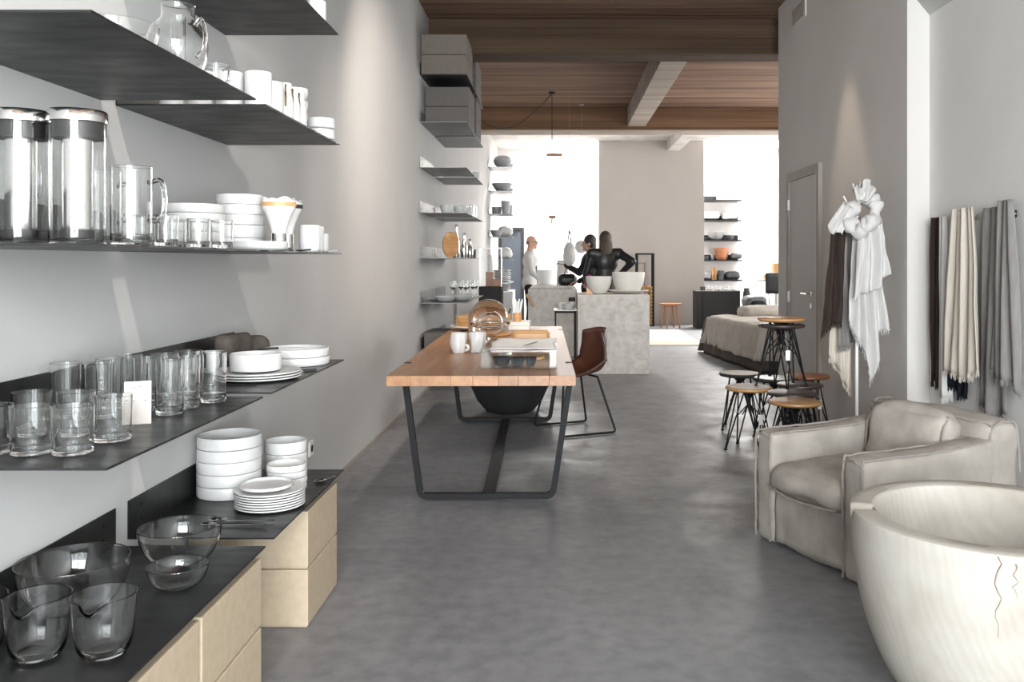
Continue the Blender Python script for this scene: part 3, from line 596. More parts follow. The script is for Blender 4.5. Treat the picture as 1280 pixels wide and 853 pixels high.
# lower-middle shelf, second unit
plate2 = [(0, 0), (.10, 0), (.128, .003), (.147, .009), (.147, .0125), (.143, .0125), (.126, .008), (0, .006)]
stack(3, .0088, plate2, 60, -1.045, 3.06, SH[1], 'dinner_plate', 'plate', 'wide white dinner plate under the low white bowl', 'dinner plates by the cutlery')
place('white_bowl', MB().lathe(straight(.086, .058), 52).mesh('white_bowl', M['ceramic']), (-1.05, 3.06, SH[1]+.0315), 'low white bowl standing on three dinner plates', 'bowl')
stack(2, .033, straight(.127, .032), 56, -1.04, 3.5, SH[1], 'serving_bowl', 'bowl', 'wide shallow white bowl under the dark knife', 'shallow bowls at the shelf end')
place('side_plate', MB().lathe([(0, 0), (.085, 0), (.093, .003), (.095, .014), (.092, .014), (.086, .006), (0, .005)], 48).mesh('side_plate', M['ceramic']), (-1.03, 3.5, SH[1]+.0405), 'small white plate nested in the wide shallow bowls', 'plate')
kn = thing('table_knife', 'dark handled knife laid across the shallow white bowls', 'knife', (-1.10, 3.42, SH[1]+.0665), math.radians(28))
MB().box(-.06, .015, -.006, .006, 0, .008).build('handle', M['blackmat'], kn, bevel=.002); MB().box(.015, .11, -.007, .005, .003, .0045).build('blade', M['chrome'], kn, smooth=False)
fk = thing('table_fork', 'steel fork lying before the wide dinner plates', 'fork', (-1.12, 2.885, SH[1]+.001), math.radians(2))
MB().tube([(0, 0, .003), (.13, 0, .004)], .0028, 8).build('handle', M['chrome'], fk)
MB().box(-.03, 0, -.010, .010, .002, .0035).build('fork_head', M['chrome'], fk, smooth=False)
for i in range(4): MB().box(-.07, -.03, -.0095+i*.0053, -.0065+i*.0053, .002, .0035).build('tine', M['chrome'], fk, smooth=False)
k2 = thing('butter_knife', 'small black handled knife by the wide dinner plates', 'knife', (-.94, 3.25, SH[1]+.001), math.radians(35))
MB().box(0, .05, -.006, .006, 0, .008).build('handle', M['blackmat'], k2, bevel=.002); MB().box(-.05, 0, -.006, .006, .002, .0035).build('blade', M['chrome'], k2, smooth=False)
def mug(label, loc, r, h, rz, group=None, handle=True, material='ceramic', hm=None):
    t = thing('mug', label, 'mug', loc, rz, group)
    part('mug_body', MB().lathe([(0, 0), (r*.82, 0), (r*.94, .004), (r, .014), (r, h), (r-.001, h+.001), (r-.004, h), (r-.004, .014), (r*.8, .007), (0, .007)], 36).mesh('mug_body', M[material]), t)
    if handle: part('handle', MB().tube(smoothpath([(r-.002, 0, h*.8), (r+.018, 0, h*.78), (r+.026, 0, h*.5), (r+.016, 0, h*.25), (r-.002, 0, h*.2)], 5), .0045, 8).mesh('handle', M[hm or material]), t)
    return t
mg = mug('white mug between the highball glasses and the napkin', (-1.262, 3.22, SH[1]+.0135), .041, .072, -.6)
place('saucer', MB().lathe([(0, 0), (.045, 0), (.065, .004), (.075, .009), (.074, .012), (.06, .008), (0, .0055)], 40).mesh('saucer', M['ceramic']), (-1.262, 3.22, SH[1]+.0005), 'white saucer under the white mug beside the napkin', 'saucer')
mg.location.z = SH[1]+.0065
# napkins
place('folded_napkin', MB().rbox(0, 0, .070, .095, .04, .054, .025, .004, 18, .014, 3).mesh('napkin', M['napkin']), (-1.265, 3.42, SH[1]+.001), 'bunched taupe linen napkin against the black shelf back', 'napkin', None, 1.35)
place('rolled_napkin', MB().rbox(0, 0, .054, .05, .033, .045, .03, .004, 14, .01, 9).mesh('napkin2', M['napkin']), (-1.235, 3.595, SH[1]+.001), 'small rolled taupe napkin at the shelf end behind the shallow bowls', 'napkin', None, .2)
# middle shelf: coffee presses
def coffee_press(label, loc, group):
    t = thing('coffee_press', label, 'coffee press', loc, 1.7, group)
    MB().lathe(vessel(.0575, .0585, .27, .0025, 0, .008), 40).build('glass_beaker', M['glass'], t)
    c = MB().lathe([(0, .236), (.054, .236), (.054, .272), (.0, .272)], 40).build('collar', M['charcoal'], t)
    MB().lathe([(0, .272), (.061, .272), (.0615, .276), (.0615, .294), (.059, .298), (0, .300)], 44).build('lid', M['chrome'], t)
    MB().lathe([(0, .018), (.031, .018), (.032, .022), (.032, .236), (0, .236)], 36).build('filter_cylinder', M['chrome'], t)
    MB().lathe([(0, .012), (.034, .012), (.034, .032), (.0325, .034), (.0325, .03), (0, .018)], 36).build('filter_base', M['charcoal'], t)
    MB().tube(smoothpath([(.058, 0, .20), (.083, 0, .205), (.094, 0, .165), (.088, 0, .12), (.058, 0, .105)], 6), .006, 8).build('handle', M['glass'], t)
    return t
t0 = coffee_press('tall glass coffee press with polished steel lid and filter cylinder', (-1.067, 1.955, SH[2]+.0005), 'coffee presses on the middle shelf')
dup(t0, (-1.192, 1.955, SH[2]+.0005), 1.7, 'tall steel lidded coffee press between the wall and its twin'); t0['label'] = 'tall steel lidded coffee press beside the straight glass pitcher'
def pitcher(label, loc, rz, r=.046, h=.186):
    t = thing('glass_pitcher', label, 'pitcher', loc, rz, 'straight glass pitchers')
    MB().lathe(vessel(r*.97, r, h, .0025, 0, .010), 40).build('pitcher_body', M['glass'], t)
    MB().tube(smoothpath([(r-.001, 0, h*.82), (r+.03, 0, h*.85), (r+.04, 0, h*.6), (r+.03, 0, h*.36), (r-.001, 0, h*.33)], 6), .006, 8).build('handle', M['glass'], t)
pitcher('straight clear glass pitcher beside the coffee press, before another', (-.998, 2.06, SH[2]+.0005), 1.0)
pitcher('straight clear glass pitcher half hidden by its twin, nearer the wall', (-1.13, 2.17, SH[2]+.0005), 1.2)
for x, y in ((-.975, 2.19), (-.975, 2.39), (-1.06, 2.44), (-1.05, 2.56), (-1.06, 2.26), (-1.13, 2.33), (-.945, 2.48)):
    place('small_glass_tumbler', small_tumbler, (x, y, SH[2]+.0005), 'small clear glass tumbler beside the straight pitcher', 'glass', 'small tumblers on the middle shelf')
stack(2, .030, straight(.095, .0295), 52, -1.19, 2.875, SH[2]+.0905, 'wide_bowl', 'bowl', 'wide white bowl on top of the bowl stack behind the tumblers', 'wide bowls on the middle shelf')
stack(3, .030, straight(.088, .0295), 52, -1.19, 2.875, SH[2], 'white_bowl', 'bowl', 'white bowl low in the stack behind the tumblers', 'wide bowls on the middle shelf')
stack(2, .046, straight(.083, .0455), 48, -1.13, 3.13, SH[2], 'deep_bowl', 'bowl', 'deep white bowl at the foot of the tallest stack beside the drippers', 'tallest bowl stack')
stack(3, .036, straight(.079, .0355), 48, -1.13, 3.13, SH[2]+.0925, 'deep_bowl', 'bowl', 'white bowl high in the tallest stack beside the drippers', 'tallest bowl stack')
place('serving_plate', MB().lathe([(0, 0), (.085, 0), (.094, .004), (.098, .012), (.098, .03), (.094, .03), (.09, .012), (0, .007)], 52).mesh('serving_plate', M['ceramic']), (-.992, 2.905, SH[2]+.0005), 'flat white dish before the tall white bowl stacks', 'plate')
def dripper(label, loc, strap, rz):
    t = thing('coffee_dripper', label, 'coffee dripper', loc, rz, 'coffee drippers')
    MB().lathe([(0, 0), (.027, 0), (.0275, .003), (.0275, .062), (.0, .062)], 32).build('steel_canister', M['chrome'], t)
    mb = MB().lathe([(.0, .062), (.024, .062), (.026, .075), (.033, .1), (.047, .135), (.056, .15), (.057, .176), (.054, .183), (.049, .178), (.046, .15), (.03, .11), (0, .10)], 36)
    mb.v = [(x*1.0, y*.8, z+.006*math.sin(4*math.atan2(y, x))*max(0, (z-.15)/.03)) for x, y, z in mb.v]
    mb.build('filter_cone', M['linen_w'], t)
    s = MB().lathe([(.0575, .156), (.0592, .156), (.0592, .170), (.0575, .170), (.0575, .156)], 36); s.v = [(x, y*.81, z) for x, y, z in s.v]
    s.build('strap', M[strap], t)
dripper('white cloth coffee dripper with tan leather strap on steel canister', (-.972, 3.068, SH[2]+.0005), 'redleather' if 'redleather' in M else 'leather_tan', .3)
dripper('white cloth coffee dripper with black strap on steel canister', (-.985, 3.19, SH[2]+.0005), 'blackmat', .3)
mug('tall white mug before its twins at the end of the middle shelf', (-.935, 3.32, SH[2]+.0005), .0385, .1, 2.6, 'white mugs at the middle shelf end', False)
mug('tall white mug half hidden by the front mug of the middle shelf', (-.95, 3.43, SH[2]+.0005), .0385, .1, 2.6, 'white mugs at the middle shelf end', False)
mug('small white cup last on the middle shelf', (-.955, 3.54, SH[2]+.0005), .033, .075, 2.6, 'white mugs at the middle shelf end', False)
mug('white mug behind the coffee drippers', (-1.03, 3.30, SH[2]+.0005), .0385, .1, 2.6, 'white mugs at the middle shelf end', False)
spoon('coffee_scoop', 'small black scoop lying before the coffee drippers', (-.915, 3.15, SH[2]+.001), 1.2, .05, .012, .03, 'blackmat')
spoon('tea_spoon', 'pale spoon lying at the very end of the middle shelf', (-.915, 3.50, SH[2]+.001), 1.3, .07, .012, .03, 'ceramic')
# upper shelf
jg = thing('glass_jug', 'round clear glass jug with wide neck on the upper shelf', 'jug', (-1.0, 2.318, SH[3]+.0005), -.5)
MB().lathe([(0, 0), (.040, 0), (.056, .008), (.070, .045), (.076, .085), (.074, .11), (.064, .135), (.048, .152), (.042, .162), (.042, .188), (.044, .194), (.042, .196), (.0395, .19), (.0395, .162), (.0455, .150), (.0615, .133), (.0715, .11), (.0735, .085), (.0675, .046), (.054, .011), (0, .007)], 44).build('jug_body', M['glass'], jg)
MB().tube(smoothpath([(.066, 0, .132), (.09, 0, .145), (.105, 0, .11), (.1, 0, .07), (.0725, 0, .05)], 6), .0055, 8).build('handle', M['glass'], jg)
MB().lathe([(0, .02), (.018, .02), (.019, .16), (.0175, .16), (.0165, .024), (0, .023)], 24).build('infuser_tube', M['glass'], jg)
place('glass_dish', MB().lathe(gbowl(.098, .085, .04), 48).mesh('glass_dish', M['glass']), (-1.06, 2.11, SH[3]+.0005), 'clear glass dish beside the round jug on the upper shelf', 'dish')
place('glass_dish', MB().lathe(gbowl(.098, .085, .04), 48).mesh('glass_dish2', M['glass']), (-1.235, 2.30, SH[3]+.0005), 'clear glass dish behind the round jug at the wall', 'dish')
cp = thing('glass_cup', 'small clear glass cup with handle beside the round jug', 'cup', (-.975, 2.51, SH[3]+.0005), -.6)
MB().lathe(vessel(.03, .038, .078, .0022, .3, .008), 32).build('cup_body', M['glass'], cp)
MB().tube(smoothpath([(.036, 0, .06), (.06, 0, .06), (.062, 0, .03), (.034, 0, .02)], 5), .004, 8).build('handle', M['glass'], cp)
for k, x in enumerate((-.952, -1.042, -1.132, -1.222)):
    mug('tall white mug in the row behind the glass cup', (x, 2.80, SH[3]+.0005), .0415, .118, 1.2, 'row of mugs on the upper shelf', False)
mug('narrow white mug beside the gold handled creamers', (-.962, 2.955, SH[3]+.0005), .040, .118, 1.2, None, False)
for k, y in enumerate((3.05, 3.13, 3.21)):
    t = thing('creamer', 'slim white creamer with bent gold handle', 'creamer', (-.945, y, SH[3]+.0005), -1.2, 'gold handled creamers')
    MB().lathe([(0, 0), (.026, 0), (.03, .006), (.029, .07), (.021, .11), (.023, .135), (.020, .135), (.018, .11), (.026, .07), (0, .008)], 28).build('creamer_body', M['ceramic'], t)
    MB().tube(smoothpath([(.022, 0, .128), (.036, 0, .12), (.032, 0, .10), (.042, 0, .085), (.043, 0, .05)], 5), .0032, 8).build('handle', M['gold'], t)
stack(4, .048, [(0, 0), (.032, 0), (.042, .012), (.046, .03), (.046, .046), (.0425, .0475), (.042, .03), (.036, .014), (0, .008)], 36, -1.02, 3.43, SH[3], 'small_white_bowl', 'bowl', 'small white bowl in the tall stack on the upper shelf', 'tall stack of small bowls')
stack(2, .045, [(0, 0), (.04, 0), (.052, .008), (.0545, .02), (.0545, .044), (.0505, .0445), (.05, .02), (.044, .012), (0, .008)], 40, -.95, 3.525, SH[3], 'rice_bowl', 'bowl', 'white rice bowl stacked last on the upper shelf', 'rice bowls on the upper shelf')
mug('white cup standing on the topmost shelf', (-.94, 3.44, SH[4]+.0005), .035, .09, 1, None, False)

# ------------------------------------------------------------------ things on the shelves behind the table
def lat(name, prof, loc, label, cat, material, group=None, seg=28, rz=0):
    return place(name, MB().lathe(prof, seg).mesh(name, M[material]), loc, label, cat, group, rz)
for k, (x, y) in enumerate(((-1.13, 8.85), (-1.0, 9.1), (-1.02, 9.40))):
    lat('pale_bowl', vessel(.05, .115, .055, .005, .4), (x, y, SH[1]+.001), 'wide pale bowl on the shelf behind the glass domes', 'bowl', 'celadon', 'pale bowls behind the glass domes')
lat('flat_dish', vessel(.09, .12, .02, .005), (-1.21, 9.13, SH[1]+.001), 'flat pale dish against the shelf back behind the bowls', 'dish', 'celadon')
wine = [(0, 0), (.032, 0), (.034, .003), (.006, .008), (.004, .08), (.01, .095), (.033, .12), (.037, .15), (.030, .19), (.0285, .19), (.0355, .15), (.031, .122), (0, .1)]
for x, y in ((-1.15, 9.72), (-1.02, 9.75), (-1.09, 9.9), (-.96, 9.95), (-1.2, 10.0), (-1.03, 10.1), (-.95, 10.2), (-1.12, 10.25)):
    lat('wine_glass', wine, (x, y, SH[1]+.001), 'stemmed wine glass on the shelf behind the glass domes', 'glass', 'glass', 'wine glasses behind the domes', 20)
bd = MB().lathe([(0, -.012), (.105, -.012), (.11, -.008), (.11, .008), (.105, .012), (0, .012)], 36, Matrix.Rotation(PI/2, 4, 'X') @ Matrix.Diagonal((.8, 1.2, 1, 1))).mesh('round_board', M['tanwood'])
place('wooden_board', bd, (-1.085, 8.93, SH[2]+.135), 'oval wooden board standing on edge beside the shiny bottles', 'board', None, .5)
bottle = [(0, 0), (.036, 0), (.038, .006), (.038, .12), (.03, .15), (.016, .19), (.014, .25), (.018, .262), (.014, .266), (0, .266)]
for k, (x, y, s) in enumerate(((-1.05, 9.12, 1.3), (-.98, 9.22, .98), (-1.0, 9.45, .9), (-.93, 9.33, .75))):
    place('steel_bottle', MB().lathe([(r*.95, z*s) for r, z in bottle], 24).mesh('steel_bottle', M['chrome']), (x, y, SH[2]+.001), ['tallest polished steel bottle behind the oval board', 'polished steel bottle beside the tallest one', 'polished steel bottle of middle height by the dark cups', 'shortest polished steel bottle on the shelf'][k], 'bottle', 'steel bottles')
for x, y in ((-.94, 9.72), (-1.02, 9.75), (-.95, 9.9), (-1.03, 9.95)):
    lat('steel_cup', vessel(.03, .035, .075, .003), (x, y, SH[2]+.001), 'small dark steel cup beside the shiny bottles', 'cup', 'steel', 'dark cups on the bottle shelf')
tr = MB().lathe(vessel(.10, .115, .02, .005), 32).mesh('tray', M['darkcer'])
place('dark_tray', tr, (-1.03, 9.98, SH[2]+.077), 'dark round tray laid over the steel cups', 'tray')
for k, (x, y) in enumerate(((-1.13, 8.98), (-1.02, 9.2), (-.98, 9.42))):
    lat('grey_cup', vessel(.05, .07, .08, .006, .3), (x, y, SH[3]+.013), 'pale grey cup standing on a dark slate above the bottles', 'cup', 'celadon', 'grey cups on the slate')
place('slate_board', MB().box(-.2, .12, -.28, .3, 0, .011).mesh('slate', M['darkcer'], False), (-1.06, 9.2, SH[3]+.001), 'dark slate board under the pale grey cups', 'board')
for k, (x, y) in enumerate(((-.96, 9.76), (-1.05, 9.84), (-.95, 9.95))):
    lat('glass_vase', vessel(.035, .045, .14, .003), (x, y, SH[3]+.001), 'clear glass vase beside the pale grey cups', 'vase', 'glass', 'glass vases by the grey cups')
lat('white_jar', vessel(.05, .05, .12, .006), (-.96, 10.35, SH[4]+.001), 'white jar at the far end of the empty shelf', 'jar', 'ceramic')
# end-wall shelves by the blue door
def grey_group():
    items = [(SH[6], [('grey_jar', [(0, 0), (.09, 0), (.16, .06), (.18, .14), (.15, .2), (.10, .23), (0, .23)], -1.08, 17.25, 'large grey jar on the highest shelf by the blue door'),
                      ('grey_cup', vessel(.04, .05, .1), -.935, 17.5, 'small grey cup beside the large grey jar')]),
             (SH[5], [('grey_bowl', vessel(.08, .21, .16, .008, .4), -1.09, 17.3, 'wide grey bowl on the shelf by the blue door'),
                      ('grey_cup', vessel(.05, .06, .1), -.95, 17.7, 'grey beaker beside the wide grey bowl')]),
             (SH[4], [('grey_vase', vessel(.07, .095, .26, .008), -1.02, 17.25, 'tall tapered grey vase on the shelf by the blue door'),
                      ('grey_pot', vessel(.09, .1, .15, .008), -1.2, 17.35, 'squat grey pot beside the tall vase'),
                      ('grey_vase', vessel(.05, .06, .2, .006), -.955, 17.5, 'slim grey vase beside the tall tapered vase')]),
             (SH[3], [('grey_bowl', vessel(.06, .12, .13, .008, .4), -1.2, 17.3, 'round grey bowl beside the white cloth bundle'),])]
    for z, its in items:
        for n, p, x, y, l in its: lat(n, p, (x, y, z+.001), l, n.split('_')[1], 'greycer', 'grey stoneware by the blue door', 28)
grey_group()
place('cloth_bundle', MB().rbox(0, 0, .118, .13, .12, .085, .05, .02, 10, .02, 4).mesh('bundle', M['linen_w']), (-1.03, 17.62, SH[3]+.001), 'white cloth bundle beside the round grey bowl', 'cloth')
place('cloth_bundle', MB().rbox(0, 0, .128, .12, .12, .09, .05, .02, 10, .03, 14).mesh('bundle2', M['linen_w']), (-1.03, 17.3, SH[2]+.001), 'white cloth bundle on the shelf above the white plates', 'cloth')
stack(6, .04, vessel(.12, .2, .036, .008), 36, -1.12, 17.45, SH[1], 'white_platter', 'plate', 'white platter stacked on the shelf by the blue door', 'platters by the blue door', 'topmost white platter stacked by the blue door')

# ------------------------------------------------------------------ oak table
TB = thing('oak_table', 'long solid oak table on black steel trapezoid legs', 'table', (-.377, 4.345, 0), .0164)
seams = [-.468, -.350, -.150, -.043, .085, .182, .336, .468]
ttop, tth = .765, .051
for a, b in zip(seams, seams[1:]):
    MB().box(a+.0003, b-.0003, 0, 3.325, ttop-tth, ttop-random.uniform(0, .0008)).build('plank', M['oak'], TB, smooth=False, bevel=.0015)
def legframe(y):
    pts = fillet([(-.468, y, ttop-tth-.004), (-.378, y, .022), (.360, y, .022), (.462, y, ttop-tth-.004)], .045, 6)
    mb = MB(); P = pts; vs = []; fs = []
    # flat bar 34 mm wide, 60 mm deep
    for i, p in enumerate(P):
        d = (P[min(i+1, len(P)-1)]-P[max(i-1, 0)]).normalized(); nrm = Vector((-d.z, 0, d.x))
        for sx, sy in ((-1, -1), (1, -1), (1, 1), (-1, 1)): vs.append(tuple(p+nrm*.016*sx+Vector((0, .02*sy, 0))))
    for i in range(len(P)-1):
        for k in range(4): fs.append((i*4+k, i*4+(k+1) % 4, (i+1)*4+(k+1) % 4, (i+1)*4+k))
    fs.append((0, 1, 2, 3)); n = (len(P)-1)*4; fs.append((n+3, n+2, n+1, n))
    mb.add(vs, fs); return mb
for y in (.565, 2.935): legframe(y).build('leg_frame', M['black'], TB, smooth=False)
MB().box(-.035, .035, .587, 2.913, .006, .034).build('floor_rail', M['black'], TB, smooth=False, bevel=.003)
for x in (-.448, .448):
    for y in (.565, 2.935): MB().box(x-.018, x+.018, y-.02, y+.02, ttop+.0002, ttop+.002).build('steel_cap', M['black'], TB, smooth=False)
TZ = ttop+.001
# cake plate, round box, domes
lat('cake_platter', [(0, 0), (.10, 0), (.17, .012), (.225, .03), (.225, .04), (.19, .028), (0, .02)], (-.655, 7.25, TZ+.0), 'large pale stoneware platter under the round wooden box', 'platter', 'ceramic2', None, 48)
lat('wooden_drum_box', [(0, 0), (.182, 0), (.185, .004), (.185, .085), (.18, .09), (0, .09)], (-.655, 7.25, TZ+.0285), 'round honey wood box on the pale platter', 'box', 'tanwood', None, 48)
dm = thing('glass_dome', 'large clear glass dome over a wooden base behind the round box', 'glass dome', (-.53, 6.75, TZ))
MB().lathe([(0, 0), (.17, 0), (.175, .005), (.175, .025), (0, .025)], 44).build('dome_base', M['tanwood'], dm)
MB().lathe([(.155, .026)]+[(.155, .12)]+[(.155*math.cos(a), .12+.155*math.sin(a)) for a in [PI/2*i/10 for i in range(1, 10)]]+[(0, .275), (0, .272)]+[(.152*math.cos(a), .12+.152*math.sin(a)) for a in [PI/2*i/10 for i in range(9, 0, -1)]]+[(.152, .12), (.152, .026), (.155, .026)], 48).build('dome_cover', M['glass'], dm)
gl = thing('glass_globe_vase', 'spherical clear glass vase with knob foot before the round box', 'vase', (-.475, 6.18, TZ))
MB().lathe([(0, 0), (.045, 0), (.045, .006), (.012, .012), (.014, .03)]+[(.095*math.sin(a), .125-.095*math.cos(a)) for a in [PI*i/16 for i in range(1, 14)]]+[(.032, .215), (.030, .215)]+[(.092*math.sin(a), .125-.092*math.cos(a)) for a in [PI*i/16 for i in range(13, 0, -1)]]+[(0, .032)], 44).build('globe', M['glass'], gl)
MB().lathe([(.10, .10), (.13, .108), (.142, .128), (.143, .14), (.141, .14), (.127, .112), (.098, .103), (.10, .10)], 40).build('dish_rim', M['glass'], gl)
# white sculpted cups
def sculpt_cup(label, loc, rz, seed):
    mb = MB().lathe([(0, 0), (.036, 0), (.040, .006), (.043, .03), (.047, .06), (.049, .112), (.043, .124), (.036, .119), (.034, .06), (0, .05)], 36)
    mb.v = [tuple(Vector(v)*(1) + (Vector((v[0], v[1], 0)).normalized() if (v[0] or v[1]) else Vector())*(.013*noise.noise(Vector((v[0]*38+seed, v[1]*38, v[2]*38)))) ) for v in mb.v]
    t = thing('white_cup', label, 'cup', loc, rz)
    mb.build('cup_body', M['ceramic'], t)
    return t
c1 = sculpt_cup('crumpled white porcelain cup with stub handle on the oak table', (-.613, 5.44, TZ), 0, 1.0)
MB().tube(smoothpath([(.040, 0, .045), (.058, -.004, .042), (.060, -.004, .022), (.040, 0, .014)], 5), .009, 8).build('handle', M['ceramic'], c1)
sculpt_cup('crumpled white porcelain cup without handle beside the glass globe', (-.497, 5.46, TZ), 1, 7.0)
# acrylic display case with white sheet
ac = thing('display_case', 'low clear acrylic display case with a white sheet on top', 'display case', (-.205, 4.62, TZ), .0)
cs = (.40, .80, .085); tk = .005
MB().box(-cs[0]/2, cs[0]/2, 0, cs[1], 0, tk).build('case_floor', M['acrylic'], ac, smooth=False)
for a in ((-cs[0]/2, cs[0]/2, 0, tk), (-cs[0]/2, cs[0]/2, cs[1]-tk, cs[1]), (-cs[0]/2, -cs[0]/2+tk, tk, cs[1]-tk), (cs[0]/2-tk, cs[0]/2, tk, cs[1]-tk)):
    MB().box(*a, tk, cs[2]).build('case_side', M['acrylic'], ac, smooth=False)
MB().box(-cs[0]/2, cs[0]/2, 0, cs[1], cs[2], cs[2]+tk).build('case_lid', M['acrylic'], ac, smooth=False)
sh = MB(); nu, nv = 16, 20; vs = []; fs = []
for j in range(nv+1):
    for i in range(nu+1):
        u, v = i/nu, j/nv
        vs.append((-.165+.36*u+.006*math.sin(9*v), .10+.66*v+.008*math.sin(11*u), .0+.003*(1+noise.noise(Vector((u*5, v*5, 2))))))
for j in range(nv):
    for i in range(nu): a = j*(nu+1)+i; fs.append((a, a+1, a+nu+2, a+nu+1))
o = sh.add(vs, fs).build('white_sheet', M['paper'], None, loc=(-.205, 4.62, TZ+cs[2]+tk+.0005)); tag(o, 'rumpled white paper sheet lying on the acrylic case', 'paper')
sm = o.modifiers.new('s', 'SOLIDIFY'); sm.thickness = .0008; sm.offset = 1
fe = MB(); fe.add([(0, 0, 0), (.016, .03, .002), (.02, .12, .004), (.012, .19, .006), (0, .24, .004), (-.006, .12, .002), (0, 0, .003), (.010, .10, .010), (.004, .2, .010)], [(0, 1, 7, 6), (1, 2, 7), (2, 3, 8, 7), (3, 4, 8), (4, 5, 7, 8), (5, 0, 6, 7), (0, 5, 4, 3, 2, 1)])
tag(fe.build('brown_feather', M['frame'], None, loc=(-.19, 4.80, TZ+cs[2]+tk+.012), rz=-.35), 'brown feather lying on the white sheet', 'feather')
for k, (x, r) in enumerate(((-.30, .052), (-.215, .042), (-.145, .034))):
    lat('black_bowl', vessel(r*.6, r, .045, .004, .3), (x, 4.72, TZ+.0062), ['larger black bowl inside the acrylic case', 'middle black bowl inside the acrylic case', 'smallest black bowl inside the acrylic case'][k], 'bowl', 'black', 'bowls in the acrylic case', 28)
for k, (x, y, L) in enumerate(((-.20, 4.84, .16), (-.13, 4.86, .12), (-.24, 4.93, .14))):
    o = MB().tube(smoothpath([(-L/2, 0, .01), (-L/6, .015, .018), (L/5, -.01, .014), (L/2, .012, .02)], 5), [.009]*15+[.004], 8).build('dried_pod', M['tanwood'], None, loc=(x, y, TZ+.014), rz=.3*k); tag(o, 'dried brown seed pod behind the black bowls in the case', 'seed pod', 'dried pods in the case')
# leather case, tray of brushes, jar of straws
lc = thing('leather_case', 'tan leather case with rounded corners behind the acrylic case', 'case', (-.17, 5.55, TZ))
MB().rbox(0, .04, .064, .12, .04, .064, .028, .0, 12).build('case_body', M['leather_tan'], lc); MB().tube([(-.108, .0, .03), (-.108, .0, .105), (-.095, .0, .116), (.095, .0, .116), (.108, .0, .105), (.108, .0, .03)], .0025, 6).build('stitched_seam', M['leather_tan'], lc)
wb = thing('card_box', 'low pale card box on the far end of the oak table', 'box', (-.39, 7.22, TZ))
MB().box(-.02, .16, 0, .26, 0, .062).build('box_body', M['ceramic2'], wb, smooth=False, bevel=.004); MB().box(.001-.023, .163, -.003, .263, .035, .066).build('lid', M['ceramic2'], wb, smooth=False, bevel=.004)
js = thing('straw_jar', 'wood jar holding white straws on the card box', 'jar', (-.335, 7.32, TZ+.0665))
MB().lathe(vessel(.035, .038, .07, .004), 24).build('jar_body', M['tanwood'], js)
for i in range(12):
    a = i*2*PI/12; r = .018+.010*(i % 2)
    MB().tube([(r*.7*math.cos(a), r*.7*math.sin(a), .012), (r*1.7*math.cos(a), r*1.7*math.sin(a), .165+.01*(i % 3))], .005, 6).build('straw', M['straw'], js)
br = thing('round_brush', 'round wooden brush with dark handle leaning by the card box', 'brush', (-.452, 7.5, TZ))
MB().lathe([(0, -.018), (.045, -.016), (.055, 0), (.045, .016), (0, .018)], 28, T(0, 0, .068) @ Matrix.Rotation(-.7, 4, 'Y') @ Matrix.Rotation(1.1, 4, 'X') @ Matrix.Diagonal((1.15, 1, 1, 1))).build('brush_head', M['tanwood'], br)
MB().cyl((.02, 0, .085), (.05, .03, .16), .008, .007, 8).build('handle', M['darkwood'], br)
# black planter under the table
lat('black_planter', [(0, .0), (.19, 0), (.215, .01), (.29, .10), (.345, .22), (.385, .36), (.39, .42), (.37, .42), (.325, .23), (.21, .04), (0, .03)], (-.425, 7.83, .001), 'large matt black bowl planter standing behind the oak table', 'planter', 'blackmat', None, 48)

# ------------------------------------------------------------------ brown leather chair
ch = thing('leather_chair', 'brown leather bucket chair on black wire sled legs', 'chair', (.13, 6.935, 0), math.atan2(-.42, -.907)-PI/2)
# local +y = facing direction
MBs = MB(); nu, nv = 16, 18; vs = []; fs = []
for j in range(nv+1):
    v = j/nv
    # path from seat front to back top
    if v < .5:
        s = v/.5; y = .23-.40*s; z = .455-.03*math.sin(PI*s)+.0*s; wd = .205+.02*s; wing = .012+.10*s**2
    else:
        s = (v-.5)/.5; y = -.17-.09*s-.03*math.sin(PI*s); z = .455+.345*s+.02*math.sin(PI*s); wd = .225-.065*s**1.3; wing = .11*(1-s)**.7+.025
    for i in range(nu+1):
        u = 2*i/nu-1; c = abs(u)**2.6
        if v < .5: p = (u*wd, y+.0, z+wing*c)
        else: p = (u*wd, y+c*(.10*(1-(1-s)**2)), z+.11*c*(1-s)**2-.03*c*s*s)
        vs.append(p)
for j in range(nv):
    for i in range(nu): a = j*(nu+1)+i; fs.append((a, a+1, a+nu+2, a+nu+1))
o = MBs.add(vs, fs).build('seat_shell', M['leather_br'], ch, angle=80); s_ = o.modifiers.new('s', 'SOLIDIFY'); s_.thickness = .016; s_.offset = -1
edge = [vs[j*(nu+1)] for j in range(nv+1)]+[vs[nv*(nu+1)+i] for i in range(1, nu+1)]+[vs[j*(nu+1)+nu] for j in range(nv-1, -1, -1)]
MB().tube(edge, .007, 6).build('shell_piping', M['leather_br'], ch)
for sx in (-1, 1):
    pts = fillet([(sx*.15, .16, .43), (sx*.255, .235, .012), (sx*.255, -.235, .012), (sx*.15, -.13, .43)], .03, 5)
    MB().tube(pts, .009, 8).build('sled_leg', M['black'], ch)
MB().tube([(-.15, .16, .43), (.15, .16, .43)], .008, 8).tube([(-.15, -.13, .43), (.15, -.13, .43)], .008, 8).build('under_frame', M['black'], ch)
